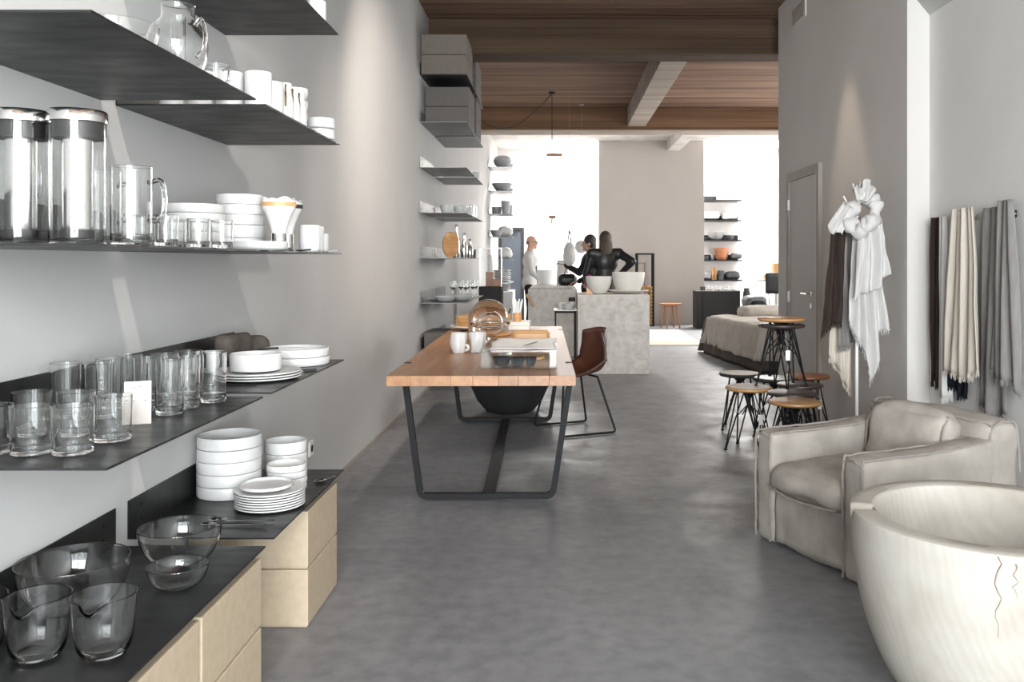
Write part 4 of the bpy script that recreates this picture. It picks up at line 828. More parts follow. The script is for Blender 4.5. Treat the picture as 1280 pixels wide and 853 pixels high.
# ------------------------------------------------------------------ stone counters and what is on them
ct = thing('stone_counter', 'square block counter of pale cast stone under two white bowls', 'counter', (.236, 10.38, 0))
MB().box(0, .85, 0, .90, 0, .937).build('counter_block', M['stone'], ct, smooth=False, bevel=.006)
ct2 = thing('stone_counter', 'long pale cast stone counter beside the man', 'counter', (-.415, 12.35, 0))
MB().box(0, .69, 0, 2.95, 0, .937).build('counter_block', M['stone'], ct2, smooth=False, bevel=.006)
for i in range(15):
    o = MB().rbox(0, 0, .012, .018, .5, .012, .008, 0, 5).build('folded_linen', M['linen_w'], None, loc=(-.375+i*.042, 13.0, .938)); tag(o, 'narrow folded white linen strip in the row on the long counter', 'linen', 'folded linen on the long counter')
bw = [(0, 0), (.09, 0), (.10, .01)]+[(.10+.17*math.sin(PI/2*i/9), .01+.275*(1-math.cos(PI/2*i/9))**.85) for i in range(1, 10)]
def bowlprof(r, h, rb, t): 
    o = [(0, 0), (rb, 0)]+[(rb+(r-rb)*math.sin(PI/2*i/9), h*(1-math.cos(PI/2*i/9))**.9) for i in range(1, 10)]
    return o+[(r-t*.3, h+.003), (r-t, h)]+[(max(.01, a-t), max(.012, z+t*.3)) for a, z in reversed(o[2:-1])]+[(0, .012)]
lat('mixing_bowl', bowlprof(.158, .208, .055, .008), (.495, 10.60, .939), 'deep white bowl alone on the pale stone counter', 'bowl', 'ceramic2', None, 44)
lat('wide_dish', vessel(.13, .255, .04, .01, .3), (.86, 10.75, .939), 'wide white dish under the larger white bowl', 'dish', 'ceramic2', None, 48)
lat('mixing_bowl', bowlprof(.20, .245, .10, .009), (.865, 10.75, .952), 'larger white bowl set in a wide dish on the stone counter', 'bowl', 'ceramic2', None, 48)
wg = thing('wooden_spatula', 'honey wood spatula standing against the deep white bowl', 'spatula', (.375, 10.50, .939))
MB().box(-.05, .04, -.006, .006, .0, .006, None).build('spatula_handle', M['tanwood'], wg, smooth=False); MB().add([(-.03, -.008, .006), (.05, -.008, .006), (-.03, .008, .006), (.05, .008, .006), (-.03, -.008, .09), (-.03, .008, .09)], [(0, 1, 4), (2, 5, 3), (0, 4, 5, 2), (1, 3, 5, 4), (0, 2, 3, 1)]).build('spatula_blade', M['tanwood'], wg, smooth=False)
# black side table
st = thing('side_table', 'black metal side table with pale top beside the stone counter', 'side table', (-.035, 10.45, 0))
MB().box(-.01, .265, 0, .5, .742, .752).build('table_top', M['ceramic2'], st, smooth=False)
for x in (0, .238):
    for y in (.01, .472): MB().box(x, x+.018, y, y+.018, 0, .741).build('leg', M['black'], st, smooth=False)
MB().box(0, .256, .01, .028, .715, .741).box(0, .256, .472, .49, .715, .741).box(0, .018, .03, .47, .715, .741).box(.238, .256, .03, .47, .715, .741).build('frame', M['black'], st, smooth=False)
lat('pale_bowl', vessel(.04, .075, .065, .005, .4), (.13, 10.56, .753), 'pale green grey bowl in front on the black side table', 'bowl', 'celadon', None, 32)
lat('white_bowl', vessel(.045, .065, .07, .005, .4), (.05, 10.78, .753), 'white bowl behind on the black side table', 'bowl', 'ceramic', None, 32)
jr = thing('steel_pot', 'small white pot with black and steel band on the side table', 'pot', (.175, 10.80, .753))
MB().lathe([(0, 0), (.036, 0), (.038, .004), (.038, .085), (0, .085)], 28).build('pot_body', M['ceramic'], jr); MB().lathe([(0, .0855), (.04, .0855), (.04, .13), (.036, .135), (0, .135)], 28).build('lid', M['blackmat'], jr)
# wooden paddle leaning against the long counter
pd = MB().box(-.02, .02, -.008, .008, 0, .20, Matrix.Rotation(-.55, 4, 'Y')).mesh('paddle', M['tanwood'], False, .004)
place('wooden_paddle', pd, (-.33, 12.33, .70), 'small wooden paddle hanging on the face of the long counter', 'paddle')
# bags on the long counter
def tote(label, loc, w, d, h, material, straps='blackcloth', rz=0, hstrap=.2):
    t = thing('tote_bag', label, 'bag', loc, rz)
    MB().add([(-w/2, -d/2, 0), (w/2, -d/2, 0), (w/2, d/2, 0), (-w/2, d/2, 0), (-w*.43, -d*.16, h), (w*.43, -d*.16, h), (w*.43, d*.16, h), (-w*.43, d*.16, h)], [(0, 3, 2, 1), (4, 5, 6, 7), (0, 1, 5, 4), (1, 2, 6, 5), (2, 3, 7, 6), (3, 0, 4, 7)]).build('bag_body', M[material], t, bevel=.01)
    for y in (-.1*d, .1*d): MB().tube(smoothpath([(-w*.28, y, h-.02), (-w*.12, y, h+hstrap*.75), (0, y, h+hstrap), (w*.12, y, h+hstrap*.75), (w*.28, y, h-.02)], 5), .006, 6).build('strap', M[straps], t)
tote('upright white tote bag with black straps on the long counter', (.08, 14.6, .938), .20, .12, .41, 'linen_w')
lat('white_bin', vessel(.13, .16, .25, .006), (-.20, 14.9, .938), 'plain white tub on the long counter beside the tote bag', 'tub', 'white', None, 36)
hb = thing('handbag', 'slouchy black leather handbag on the long counter', 'bag', (.155, 13.75, .957))
MB().rbox(0, 0, .085, .13, .08, .085, .06, .02, 12, .02, 5).build('bag_body', M['blackleather'], hb); MB().tube(smoothpath([(-.06, 0, .16), (-.02, 0, .25), (0, 0, .30), (.02, 0, .25), (.06, 0, .16)], 5), .007, 6).build('strap', M['blackleather'], hb)
bo = thing('dark_bottle_rack', 'dark bottle tower standing behind the man at the counter end', 'bottle', (-.44, 16.6, 0))
MB().lathe([(0, 0), (.10, 0), (.10, 1.0), (.075, 1.03), (.08, 1.12), (.055, 1.14), (.06, 1.25), (.03, 1.28), (.03, 1.36), (0, 1.36)], 24).build('bottle_body', M['charcoal'], bo)
MB().lathe([(.0, 1.361), (.034, 1.361), (.034, 1.375), (0, 1.38)], 20).build('cap', M['charcoal'], bo)
# glass case on dark plinth, white cabinet
pl = thing('display_plinth', 'charcoal plinth under the glass showcase', 'plinth', (-1.03, 11.5, 0)); MB().box(0, .30, 0, .36, .03, .998).build('plinth_body', M['charcoal'], pl, smooth=False, bevel=.004); MB().box(.02, .28, .02, .34, 0, .03).build('plinth_foot', M['black'], pl, smooth=False)
gc = thing('glass_showcase', 'upright glass showcase with wooden blocks on charcoal plinth', 'showcase', (-1.03, 11.5, 1.0))
for a in ((0, .30, 0, .005), (0, .30, .355, .36), (0, .005, .006, .354), (.295, .30, .006, .354)): MB().box(*a, 0, .50).build('glass_side', M['acrylic'], gc, smooth=False)
MB().box(0, .30, 0, .36, .50, .508).build('glass_top', M['acrylic'], gc, smooth=False)
MB().box(.294, .302, -.004, .004, 0, .50).box(-.002, .302, -.004, .004, .5, .508).build('edge_trim', M['chrome'], gc, smooth=False)
place('wood_block', MB().box(-.05, .05, -.04, .04, 0, .19).mesh('block', M['redwood'], False, .004), (-.90, 11.66, 1.001), 'tall reddish wood block inside the showcase', 'block')
place('wood_block', MB().box(-.05, .05, -.04, .04, 0, .10).mesh('block2', M['redwood'], False, .004), (-.80, 11.60, 1.001), 'short reddish wood block inside the showcase', 'block')
place('paper_cone', MB().lathe([(0, 0), (.05, 0), (.025, .40), (.02, .405), (0, .405)], 24).mesh('cone', M['ceramic2']), (-.90, 11.79, 1.001), 'slim white cone vase inside the showcase', 'vase')
wc = thing('white_cabinet', 'plain white cabinet below the white platter shelf', 'cabinet', (-1.3, 15.6, 0))
MB().box(0, .50, 0, 1.0, 0, .80).build('cabinet_body', M['white'], wc, smooth=False, bevel=.004); MB().box(0.01, .24, -.018, -.001, .05, .77).build('door', M['white'], wc, smooth=False, bevel=.003); MB().box(.26, .49, -.018, -.001, .05, .77).build('door', M['white'], wc, smooth=False, bevel=.003)
stack(6, .022, vessel(.10, .15, .02, .006), 32, -1.0, 15.9, .80, 'white_plate', 'plate', 'white plate piled on the white cabinet', 'plates on the white cabinet')

# ------------------------------------------------------------------ pendant lamps
pn = thing('pendant_lamp', 'slim wooden bar pendant on a black cord from the ceiling', 'lamp', (-.084, 13.2, 0))
MB().lathe([(0, 3.845), (.05, 3.845), (.05, 3.87), (0, 3.87)], 20).build('ceiling_rose', M['black'], pn)
MB().cyl((0, 0, 1.99), (0, 0, 3.845), .006, seg=6).build('cord', M['black'], pn)
MB().box(-.09, .16, -.02, .02, 2.905, 2.955).build('wooden_bar', M['redwood'], pn, smooth=False, bevel=.006)
MB().box(-.05, .06, -.02, .02, 1.97, 2.02).build('wooden_block', M['redwood'], pn, smooth=False, bevel=.006)
MB().cyl((.0, 0, 1.90), (.0, 0, 1.98), .016, seg=12).build('lamp_holder', M['gold'], pn)
MB().tube(smoothpath([(0, 0, 3.85), (-.25, -.2, 3.55), (-.55, -.5, 3.28), (-.85, -.9, 3.22), (-1.262, -1.4, 3.45)], 8), .006, 6).build('slack_cord', M['black'], pn)
gp = thing('globe_lamp', 'frosted white globe hanging on a thin cord beside the dark haired woman', 'lamp', (.385, 14.2, 0))
MB().ell((0, 0, 1.565), (.108, .108, .108), 32).build('globe', M['white'], gp); MB().cyl((0, 0, 1.67), (0, 0, CZ-.02), .0015, seg=6).build('cord', M['frame'], gp); MB().lathe([(0, CZ-.02), (.04, CZ-.02), (.04, CZ), (0, CZ)], 16).build('ceiling_rose', M['frame'], gp)

# ------------------------------------------------------------------ far end: log rack, stool, rug, cabinet, right bay
lr = thing('log_rack', 'tall thin black frame rack for firewood by the pier wall', 'rack', (1.62, 18.05, 0))
f_ = .022
for y in (0, .3):
    MB().box(0, f_*1.4, y, y+f_, 0, 1.50).box(.365-f_*1.4, .365, y, y+f_, 0, 1.50).box(f_*1.4, .365-f_*1.4, y, y+f_, 1.47, 1.50).build('frame', M['black'], lr, smooth=False)
MB().box(0, .365, f_, .3, 0, .02).build('base_plate', M['black'], lr, smooth=False)
lg = MB().lathe([(0, -.14), (.034, -.14), (.036, -.13), (.036, .13), (.034, .14), (0, .14)], 9, Matrix.Rotation(PI/2, 4, 'X')).mesh('log', M['bark'], angle=30)
for row in range(11):
    for k in range(4):
        place('firewood_log', lg, (1.62+.07+k*.075, 18.21, .058+row*.073), 'split firewood log in the black rack', 'log', 'firewood in the rack', 0)
gf = thing('leaning_frame', 'thin pale rectangular frame leaning at the pier wall', 'frame', (1.42, 18.46, 0))
MB().box(0, .012, 0, .012, 0, 1.30).box(.40, .412, 0, .012, 0, 1.30).box(.012, .40, 0, .012, 1.288, 1.30).build('frame_bars', M['taupe'], gf, smooth=False)
ws = thing('wooden_stool', 'low red brown wooden stool with splayed legs by the pier wall', 'stool', (2.245, 17.5, 0), .3)
MB().lathe([(0, .465), (.19, .46), (.22, .475), (.225, .495), (.20, .50), (.10, .487), (0, .483)], 32).build('seat', M['redwood'], ws)
for i in range(4):
    a = PI/4+i*PI/2; MB().cyl((.20*math.cos(a), .20*math.sin(a), 0), (.12*math.cos(a), .12*math.sin(a), .468), .015, .022, 10).build('leg', M['redwood'], ws)
rg = thing('woven_rug', 'cream woven rug with fringe before the pier wall', 'rug', (1.35, 13.9, .001))
MB().box(0, .98, 0, 3.1, 0, .012).build('rug_field', M['rug'], rg, smooth=False)
fr_ = MB()
for i in range(60): fr_.box(.005+i*.0163, .012+i*.0163, -.08, 0, 0, .006)
o = fr_.build('fringe', M['rug'], rg, smooth=False); o['kind'] = 'stuff'
kc = thing('dark_cabinet', 'charcoal cabinet with steel top below the bright shelves', 'cabinet', (2.75, 17.4, 0))
MB().box(0, .86, 0, .5, 0, .74).build('cabinet_body', M['charcoal'], kc, smooth=False, bevel=.004); MB().box(-.01, .87, -.01, .51, .741, .755).build('cabinet_top', M['chrome'], kc, smooth=False)
MB().box(.12, .85, -.017, -.001, .02, .735).build('front_panel', M['charcoal'], kc, smooth=False)
for k, x in enumerate((.30, .45, .62, .77)):
    lat('glass_bowl', vessel(.05, .07, .09, .004, .3), (2.75+x, 17.6, .756), 'clear glass bowl on the charcoal cabinet', 'bowl', 'glass', 'glass bowls on the charcoal cabinet', 24)
lat('black_cup', vessel(.05, .055, .07, .005), (2.90, 17.58, .756), 'small black cup on the charcoal cabinet', 'cup', 'darkcer', None, 24)
lat('black_vase', [(0, 0), (.06, 0), (.075, .05), (.07, .15), (.05, .2), (.06, .24), (.05, .24), (.04, .2), (0, .18)], (3.78, 17.6, .556), 'black vase standing just beside the charcoal cabinet', 'vase', 'darkcer', None, 24)
bt = thing('vase_pedestal', 'slim dark pedestal under the black vase', 'pedestal', (3.78, 17.6, 0)); MB().box(-.07, .07, -.07, .07, .02, .555).build('pedestal_body', M['charcoal'], bt, smooth=False, bevel=.004); MB().box(-.09, .09, -.09, .09, 0, .02).build('pedestal_foot', M['charcoal'], bt, smooth=False)
# items on the bright shelves (front edge at y=19.54)
def on_back(name, prof, x, h, label, cat, material): lat(name, prof, (x, 19.75, h+.001), label, cat, material, None, 28)
on_back('grey_bowl', vessel(.10, .20, .18, .008, .3), 3.55, 1.811, 'large grey bowl on the bright back shelf', 'bowl', 'greycer')
on_back('small_grey_bowl', vessel(.06, .10, .10, .008, .3), 3.86, 1.811, 'small grey bowl beside the large grey one', 'bowl', 'darkcer')
on_back('flat_grey_bowl', vessel(.08, .13, .06, .008, .3), 3.27, 1.811, 'flat dark bowl beside the large grey one', 'bowl', 'darkcer')
on_back('orange_wooden_bowl', vessel(.11, .17, .27, .012, .3), 3.68, 1.365, 'deep orange wooden bowl on the bright back shelf', 'bowl', 'redwood')
on_back('dark_dish', vessel(.10, .13, .08, .008, .3), 3.27, 1.365, 'flat dark dish beside the orange wooden bowl', 'dish', 'darkcer')
on_back('dark_dish', vessel(.03, .04, .11, .006, .3), 3.478, 1.365, 'small charcoal pot beside the orange wooden bowl', 'pot', 'greycer')
place('folded_cloth', MB().rbox(0, 0, 0.082, .11, .11, .06, .03, .0, 8, .012, 2).mesh('cl1', M['darkcer']), (4.0, 19.74, 1.368), 'folded charcoal cloth beside the orange wooden bowl', 'cloth')
place('folded_cloth', MB().rbox(0, 0, 0.092, .14, .11, .07, .03, .0, 8, .02, 5).mesh('cl2', M['greycer']), (3.28, 19.75, .923), 'folded grey cloth beside the candles', 'cloth')
for k, x in enumerate((3.47, 3.54)): lat('pillar_candle', [(0, 0), (.027, 0), (.027, .28-.02*k), (0, .285-.02*k)], (x, 19.72, .923), 'slim cream pillar candle on the lowest bright shelf', 'candle', 'tanwood', 'candles on the bright shelf', 16)
lat('charcoal_jar', vessel(.07, .07, .2, .008), (3.655, 19.72, .923), 'charcoal jar beside the candles', 'jar', 'darkcer', None, 24)
place('folded_cloth', MB().rbox(0, 0, 0.102, .15, .11, .08, .05, .0, 8, .02, 8).mesh('cl3', M['darkcer']), (3.925, 19.76, .923), 'bunched charcoal cloth beside the charcoal jar', 'cloth')
place('folded_linen', MB().rbox(0, 0, 0.102, .19, .12, .08, .03, .0, 8, .012, 3).mesh('cl4', M['linen_w']), (3.42, 19.75, 2.255), 'pile of folded white linen on the bright back shelf', 'linen')
place('folded_linen', MB().rbox(0, 0, 0.092, .16, .12, .07, .03, .0, 8, .02, 6).mesh('cl5', M['linen_w']), (3.85, 19.75, 2.255), 'rumpled white linen beside the folded pile', 'linen')
carton('white_box', 'white lidded box on the top bright shelf, lower', (3.60, 19.58, 2.701), .46, .38, .22, 'white', 'white boxes on the bright shelf')
carton('white_box', 'white lidded box on the top bright shelf, upper', (3.60, 19.58, 2.922), .46, .38, .22, 'white', 'white boxes on the bright shelf')
# small white table with wooden crates, black chair
wt = thing('round_table', 'white topped pedestal table carrying orange wood crates', 'table', (4.45, 17.9, 0))
MB().lathe([(0, .93), (.40, .93), (.42, .945), (.42, .965), (0, .965)], 40).build('table_top', M['white'], wt); MB().cyl((0, 0, .02), (0, 0, .93), .035, seg=14).build('pedestal', M['white'], wt); MB().lathe([(0, 0), (.26, 0), (.26, .02), (0, .025)], 32).build('base', M['white'], wt)
place('wood_crate', MB().box(-.14, .14, -.1, .1, 0, .33).mesh('crate', M['tanwood'], False, .01), (4.52, 17.9, .966), 'tall orange wood crate on the white pedestal table', 'crate')
place('wood_crate', MB().box(-.09, .09, -.08, .08, 0, .10).mesh('crate2', M['tanwood'], False, .01), (4.25, 17.75, .966), 'small orange wood crate on the white pedestal table', 'crate')
bc = thing('office_chair', 'black padded chair with steel legs beside the white table', 'chair', (4.12, 16.4, 0))
MB().rbox(.0, .2, .92, .2, .03, .2, .03, 0, 8).build('backrest', M['blackleather'], bc); MB().rbox(0, 0, .46, .22, .22, .04, .03, 0, 8).build('seat', M['blackleather'], bc)
MB().tube(fillet([(-.12, .18, .46), (-.14, .22, .75)], .01), .01, 8).tube(fillet([(.12, .18, .46), (.14, .22, .75)], .01), .01, 8).build('back_support', M['chrome'], bc)
for x in (-.18, .18):
    for y in (-.18, .18): MB().cyl((x*1.15, y*1.15, 0), (x, y, .43), .011, seg=8).build('leg', M['chrome'], bc)
# dark lounge chair beyond the bed
dc = thing('lounge_chair', 'dark blue black moulded chair beyond the bed', 'chair', (3.55, 15.9, 0))
MB().rbox(0, 0, .60, .19, .2, .10, .08, .02, 10, .01, 3).build('seat_shell', M['darkcer'], dc)
for x in (-.14, .14):
    for y in (-.14, .14): MB().cyl((x*1.3, y*1.3, 0), (x*.7, y*.7, .51), .012, seg=8).build('leg', M['black'], dc)
ds = thing('dark_cushion', 'black cushion lying on the far end of the bed', 'cushion', (2.98, 13.1, .56)); MB().rbox(0, 0, .09, .13, .12, .09, .07, .02, 10, .01, 8).build('cushion_cover', M['blackcloth'], ds)
MB().tube([(-.13, -.05, .02), (0, -.14, .09), (.13, -.05, .02)], .006, 6).build('piping', M['blackcloth'], ds)

# ------------------------------------------------------------------ bed
bd_ = thing('bed', 'low bed covered with an oatmeal linen throw', 'bed', (2.45, 10.5, 0), .11)
MB().rbox(.75, 1.25, .27, .74, 1.24, .22, .05, 0, 8).build('mattress', M['bedlinen'], bd_)
def throw(x0, x1, y0, y1, top, hem, seed, amp=.03, n=46, m_=40):
    """cover with a top and hanging sides along x0, y0 and y1"""
    mb = MB(); vs = []; fs = []
    W = x1-x0; L = y1-y0; drop = top-hem
    U = [-drop+(W+drop)*i/n for i in range(n+1)]; V = [-drop+(L+2*drop)*j/m_ for j in range(m_+1)]
    for v in V:
        for u in U:
            ex = max(0, -u); ey = max(0, -v, v-L)
            z = top; x = max(u, 0); y = min(max(v, 0), L)
            e = max(ex, ey); z -= e
            rip = amp*math.sin(9*v+3*math.sin(2.3*v+seed))+amp*.5*math.sin(23*v+seed); rip2 = amp*math.sin(10*u+seed)+amp*.6*math.sin(21*u)
            if ex > 0: x -= (.02+.16*ex/drop*.4)+(rip*ex/drop)
            if ey > 0: y += (-1 if v < 0 else 1)*((.02+.06*ey/drop)+rip2*ey/drop)
            z += .012*noise.noise(Vector((u*4, v*4, seed)))+(.02*noise.noise(Vector((u*2, v*6, seed+4))) if e == 0 else 0)
            vs.append((x0+x, y0+y, max(z, .012)))
    k = n+1
    for j in range(m_):
        for i in range(n): a = j*k+i; fs.append((a, a+1, a+k+1, a+k))
    return mb.add(vs, fs)
o = throw(0, 1.4, 0.02, 2.4, .512, .02, 2.0, .022).build('under_sheet', M['beddark'], bd_, angle=80); s_ = o.modifiers.new('s', 'SOLIDIFY'); s_.thickness = .008; s_.offset = 1
o = throw(-.02, 1.3, -.02, 2.2, .542, .15, 5.0, .026).build('linen_throw', M['bedlinen'], bd_, angle=80); s_ = o.modifiers.new('s', 'SOLIDIFY'); s_.thickness = .010; s_.offset = 1
MB().rbox(.75, 2.1, .60, .34, .2, .075, .06, .03, 10, .02, 3).build('pillow', M['bedlinen'], bd_)
MB().rbox(.52, .36, .585, .30, .28, .022, .02, .0, 10, .012, 7).build('folded_blanket', M['beddark'], bd_)

# ------------------------------------------------------------------ wire stools
def make_stool(seatmat, label, loc, rz, tagn=1, hub='black', trim=None):
    t = thing('wire_stool', label, 'stool', loc, rz, 'wire legged stools')
    MB().lathe([(0, .412), (.13, .412), (.158, .418), (.166, .428), (.164, .437), (.155, .441), (0, .438)], 40).build('seat', M[seatmat], t)
    if trim: MB().lathe([(0, .4405), (.150, .4415), (.150, .4435), (0, .4425)], 40).build('seat_pad', M[trim], t)
    MB().lathe([(0, .30), (.014, .30), (.016, .36), (.05, .40), (.09, .411), (0, .411)], 20).build('hub', M['black'], t)
    for i in range(4):
        a = i*PI/2; c, s = math.cos(a), math.sin(a); fx, fy = .178*c, .178*s
        mb = MB()
        for d in (-1, 1): mb.tube([(.062*c-d*.05*s, .062*s+d*.05*c, .408), (fx-d*.004*s, fy+d*.004*c, .010)], .0052, 6)
        mb.tube([(.012*c, .012*s, .31), (.10*c, .10*s, .225)], .004, 6)
        mb.lathe([(0, 0), (.013, 0), (.013, .008), (0, .012)], 10, T(fx, fy, 0)); mb.build('leg', M['black'], t)
    if tagn: MB().box(-.016, .016, -.185, -.183, .20, .27).tube([(0, -.1, .40), (0, -.184, .268)], .0008, 4).build('price_tag', M['paper'], t, smooth=False)
    return t
make_stool('tanwood', 'wire stool with honey wood seat and pale top standing before the black rimmed stools', (1.359, 6.256, 0), .25, 1, trim='palewood')
make_stool('tanwood', 'wire stool with plain honey wood seat right behind the armchair', (1.519, 5.626, 0), .1)
make_stool('blackmat', 'wire stool with black rim and white top at the back of the cluster', (1.455, 7.02, 0), .5, 0, trim='palewood')
make_stool('blackmat', 'wire stool with black rim and grey top in the middle of the cluster', (1.66, 6.73, 0), .3, 0, trim='steel_g')
make_stool('redwood', 'wire stool with reddish wood seat nearest the door', (1.965, 6.90, 0), .2)
make_stool('darkwood', 'wire stool with dark stained seat before the reddish one', (1.765, 6.41, 0), .6, 0)
make_stool('darkwood', 'wire stool with dark stained seat just behind the plain honey one', (1.60, 6.01, 0), .05, 0)
make_stool('darkwood', 'wire stool with dark seat standing on top of the other stools', (1.593, 6.27, .4445), 0, 1)
make_stool('tanwood', 'wire stool with honey wood seat nested on the raised dark stool', (1.593, 6.27, .4895), .22, 0)

# ------------------------------------------------------------------ armchair
AC = thing('armchair', 'slipcovered stonewashed suede armchair in warm grey', 'armchair', (1.10, 3.91, 0), math.radians(-68.3))
def soft(name, cx, cy, cz, hx, hy, hz, r, puff, n, wob, seed, parent, lean=0, material='suede'):
    mb = MB().rbox(0, 0, 0, hx, hy, hz, r, puff, n, wob, seed, T(cx, cy, cz) @ Matrix.Rotation(lean, 4, 'X'))
    return mb.build(name, M[material], parent, angle=80)
def armpart(side):
    x = side*.313; mb = MB()
    mb.rbox(0, 0, 0, .066, .40, .258, .03, .008, 16, .008, side*3, T(x, .40, .262))
    mb.v = [(a, b_, z+(.055*max(0, (b_-.35)/.45)**1.5 if z > .45 else 0)) for a, b_, z in mb.v]
    return mb
def seampath(pts, name, parent, r=.0055):
    P = smoothpath(pts, 8); P = [p+noise.noise_vector(p*40)*.004 for p in P]
    MB().tube(P, r, 6).build(name, M['seam'], parent)
for s in (-1, 1):
    a_ = armpart(s).build('arm', M['suede'], AC, angle=80)
    for dx in (-.058, .058): seampath([(s*.313+dx, -.004, .01), (s*.313+dx*1.02, -.006, .25), (s*.313+dx, -.002, .49), (s*.313+dx, .04, .517), (s*.313+dx, .25, .522), (s*.313+dx, .5, .53), (s*.313+dx, .70, .55)], 'seam', a_)
    seampath([(s*.313-.058, -.002, .49), (s*.313, -.004, .512), (s*.313+.058, -.002, .49)], 'seam', a_)
bk_ = MB().rbox(0, 0, 0, .378, .098, .312, .05, .012, 16, .010, 21, T(0, .772, .316)).build('back', M['suede'], AC, angle=80)
for x in (-.372, .372): seampath([(x, .69, .30), (x, .69, .55), (x, .72, .615), (x, .78, .627), (x, .84, .60), (x, .865, .4)], 'seam', bk_)
seampath([(-.37, .70, .612), (-.2, .685, .628), (0, .683, .632), (.2, .685, .628), (.37, .70, .612)], 'seam', bk_)
fp = MB(); vs = []; fs = []; n = 30
for j in range(9):
    for i in range(n+1):
        u = i/n; z = .008+(.30)*j/8
        vs.append((-.25+.5*u, .022-.010*math.sin(5*u+.5)*(1-j/8)-.006*noise.noise(Vector((u*9, z*9, 0))), z if j else z+.006*(1+math.sin(8*u))))
for j in range(8):
    for i in range(n): a = j*(n+1)+i; fs.append((a, a+1, a+n+2, a+n+1))
o = fp.add(vs, fs).build('front_skirt', M['suede'], AC, angle=80); s_ = o.modifiers.new('s', 'SOLIDIFY'); s_.thickness = .01; s_.offset = 1
MB().box(-.245, .245, .06, .67, .02, .26).build('seat_base', M['suede'], AC, smooth=False)
sc_ = soft('seat_cushion', 0, .31, .325, .246, .345, .062, .055, .035, 18, .012, 5, AC)
seampath([(-.235, -.03, .285), (-.12, -.05, .275), (0, -.055, .27), (.12, -.05, .275), (.235, -.03, .285)], 'seam', sc_)
pb = soft('back_cushion', 0, .60, .485, .232, .075, .155, .06, .03, 16, .014, 11, AC, -.28)
seampath([(-.22, .60, .62), (-.235, .555, .55), (-.235, .54, .42)], 'seam', pb); seampath([(.22, .60, .62), (.235, .555, .55), (.235, .54, .42)], 'seam', pb); seampath([(-.22, .61, .628), (0, .612, .648), (.22, .61, .628)], 'seam', pb)

# ------------------------------------------------------------------ big turned wood bowl
WB = thing('turned_wood_bowl', 'huge bleached turned wood bowl with cracked thick rim', 'bowl', (1.295, 2.62, 0))
R_, hh = .405, .580
prof = [(0, 0), (.19, 0), (.20, .004)]
for i in range(1, 17):
    u = i/16; a = u*PI/2
    prof.append((.20+(R_-.20)*math.sin(a)**.95, .004+(hh-.03)*(1-math.cos(a))**.80*1.0))
prof += [(R_, hh-.010), (R_-.002, hh-.003), (R_-.007, hh), (R_-.03, hh+.001), (R_-.066, hh), (R_-.072, hh-.004), (R_-.076, hh-.014)]
for i in range(15, 0, -1):
    u = i/16; a = u*PI/2
    prof.append((.06+(R_-.14)*math.sin(a)**.9, .10+(hh-.125)*(1-math.cos(a))**.80))
prof += [(0, .10)]
mb = MB().lathe(prof, 192)
na = math.atan2(.15, -1)  # notch direction, towards the armchair side and left
out = []
for x, y, z in mb.v:
    a = math.atan2(y, x); r = math.hypot(x, y)
    d = abs((a-2.95+PI) % (2*PI)-PI)
    if z > hh-.05 and r > R_-.07 and d < .075: z -= .034*(1-(d/.075)**4)*(1 if r > R_-.05 else .6)
    w_ = 1+.006*noise.noise(Vector((math.cos(a)*1.3, math.sin(a)*1.3, z*3)))
    out.append((x*w_, y*w_, z))
mb.v = out; mb.build('bowl_body', M['bowlwood'], WB, angle=32)
def surf(a, z, off=.0015):
    best = R_
    pr = prof[2:22]
    for (r0, z0), (r1, z1) in zip(pr, pr[1:]):
        if z0 <= z <= z1: best = r0+(r1-r0)*((z-z0)/max(1e-6, z1-z0)); break
    return Vector(((best+off)*math.cos(a), (best+off)*math.sin(a), z))
for a0, za, zb, k in ((-2.0, .574, .36, 1), (-1.90, .56, .47, 2)):
    pts = [surf(a0+.03*noise.noise(Vector((i*.7, k*5, 0)))+.012*math.sin(i*1.3), za+(zb-za)*i/12, -.0005) for i in range(13)]
    MB().tube(pts, [.0022*(1-i/13)+.0004 for i in range(13)], 5).build('crack', M['crack'], WB)
for k in range(9):
    a0 = -2.5+k*.075; z0 = .15-.006*k+.012*random.random()
    MB().tube([surf(a0+i*.012, z0-.003*i, -.0005) for i in range(4)], .0025, 5).build('worm_mark', M['crack'], WB)
pts = [Vector((( R_-.01-i*.012)*math.cos(2.95), (R_-.01-i*.012)*math.sin(2.95), hh-.033+.012*(i > 3))) for i in range(6)]
MB().tube(pts, .006, 6).build('crack', M['crack'], WB)

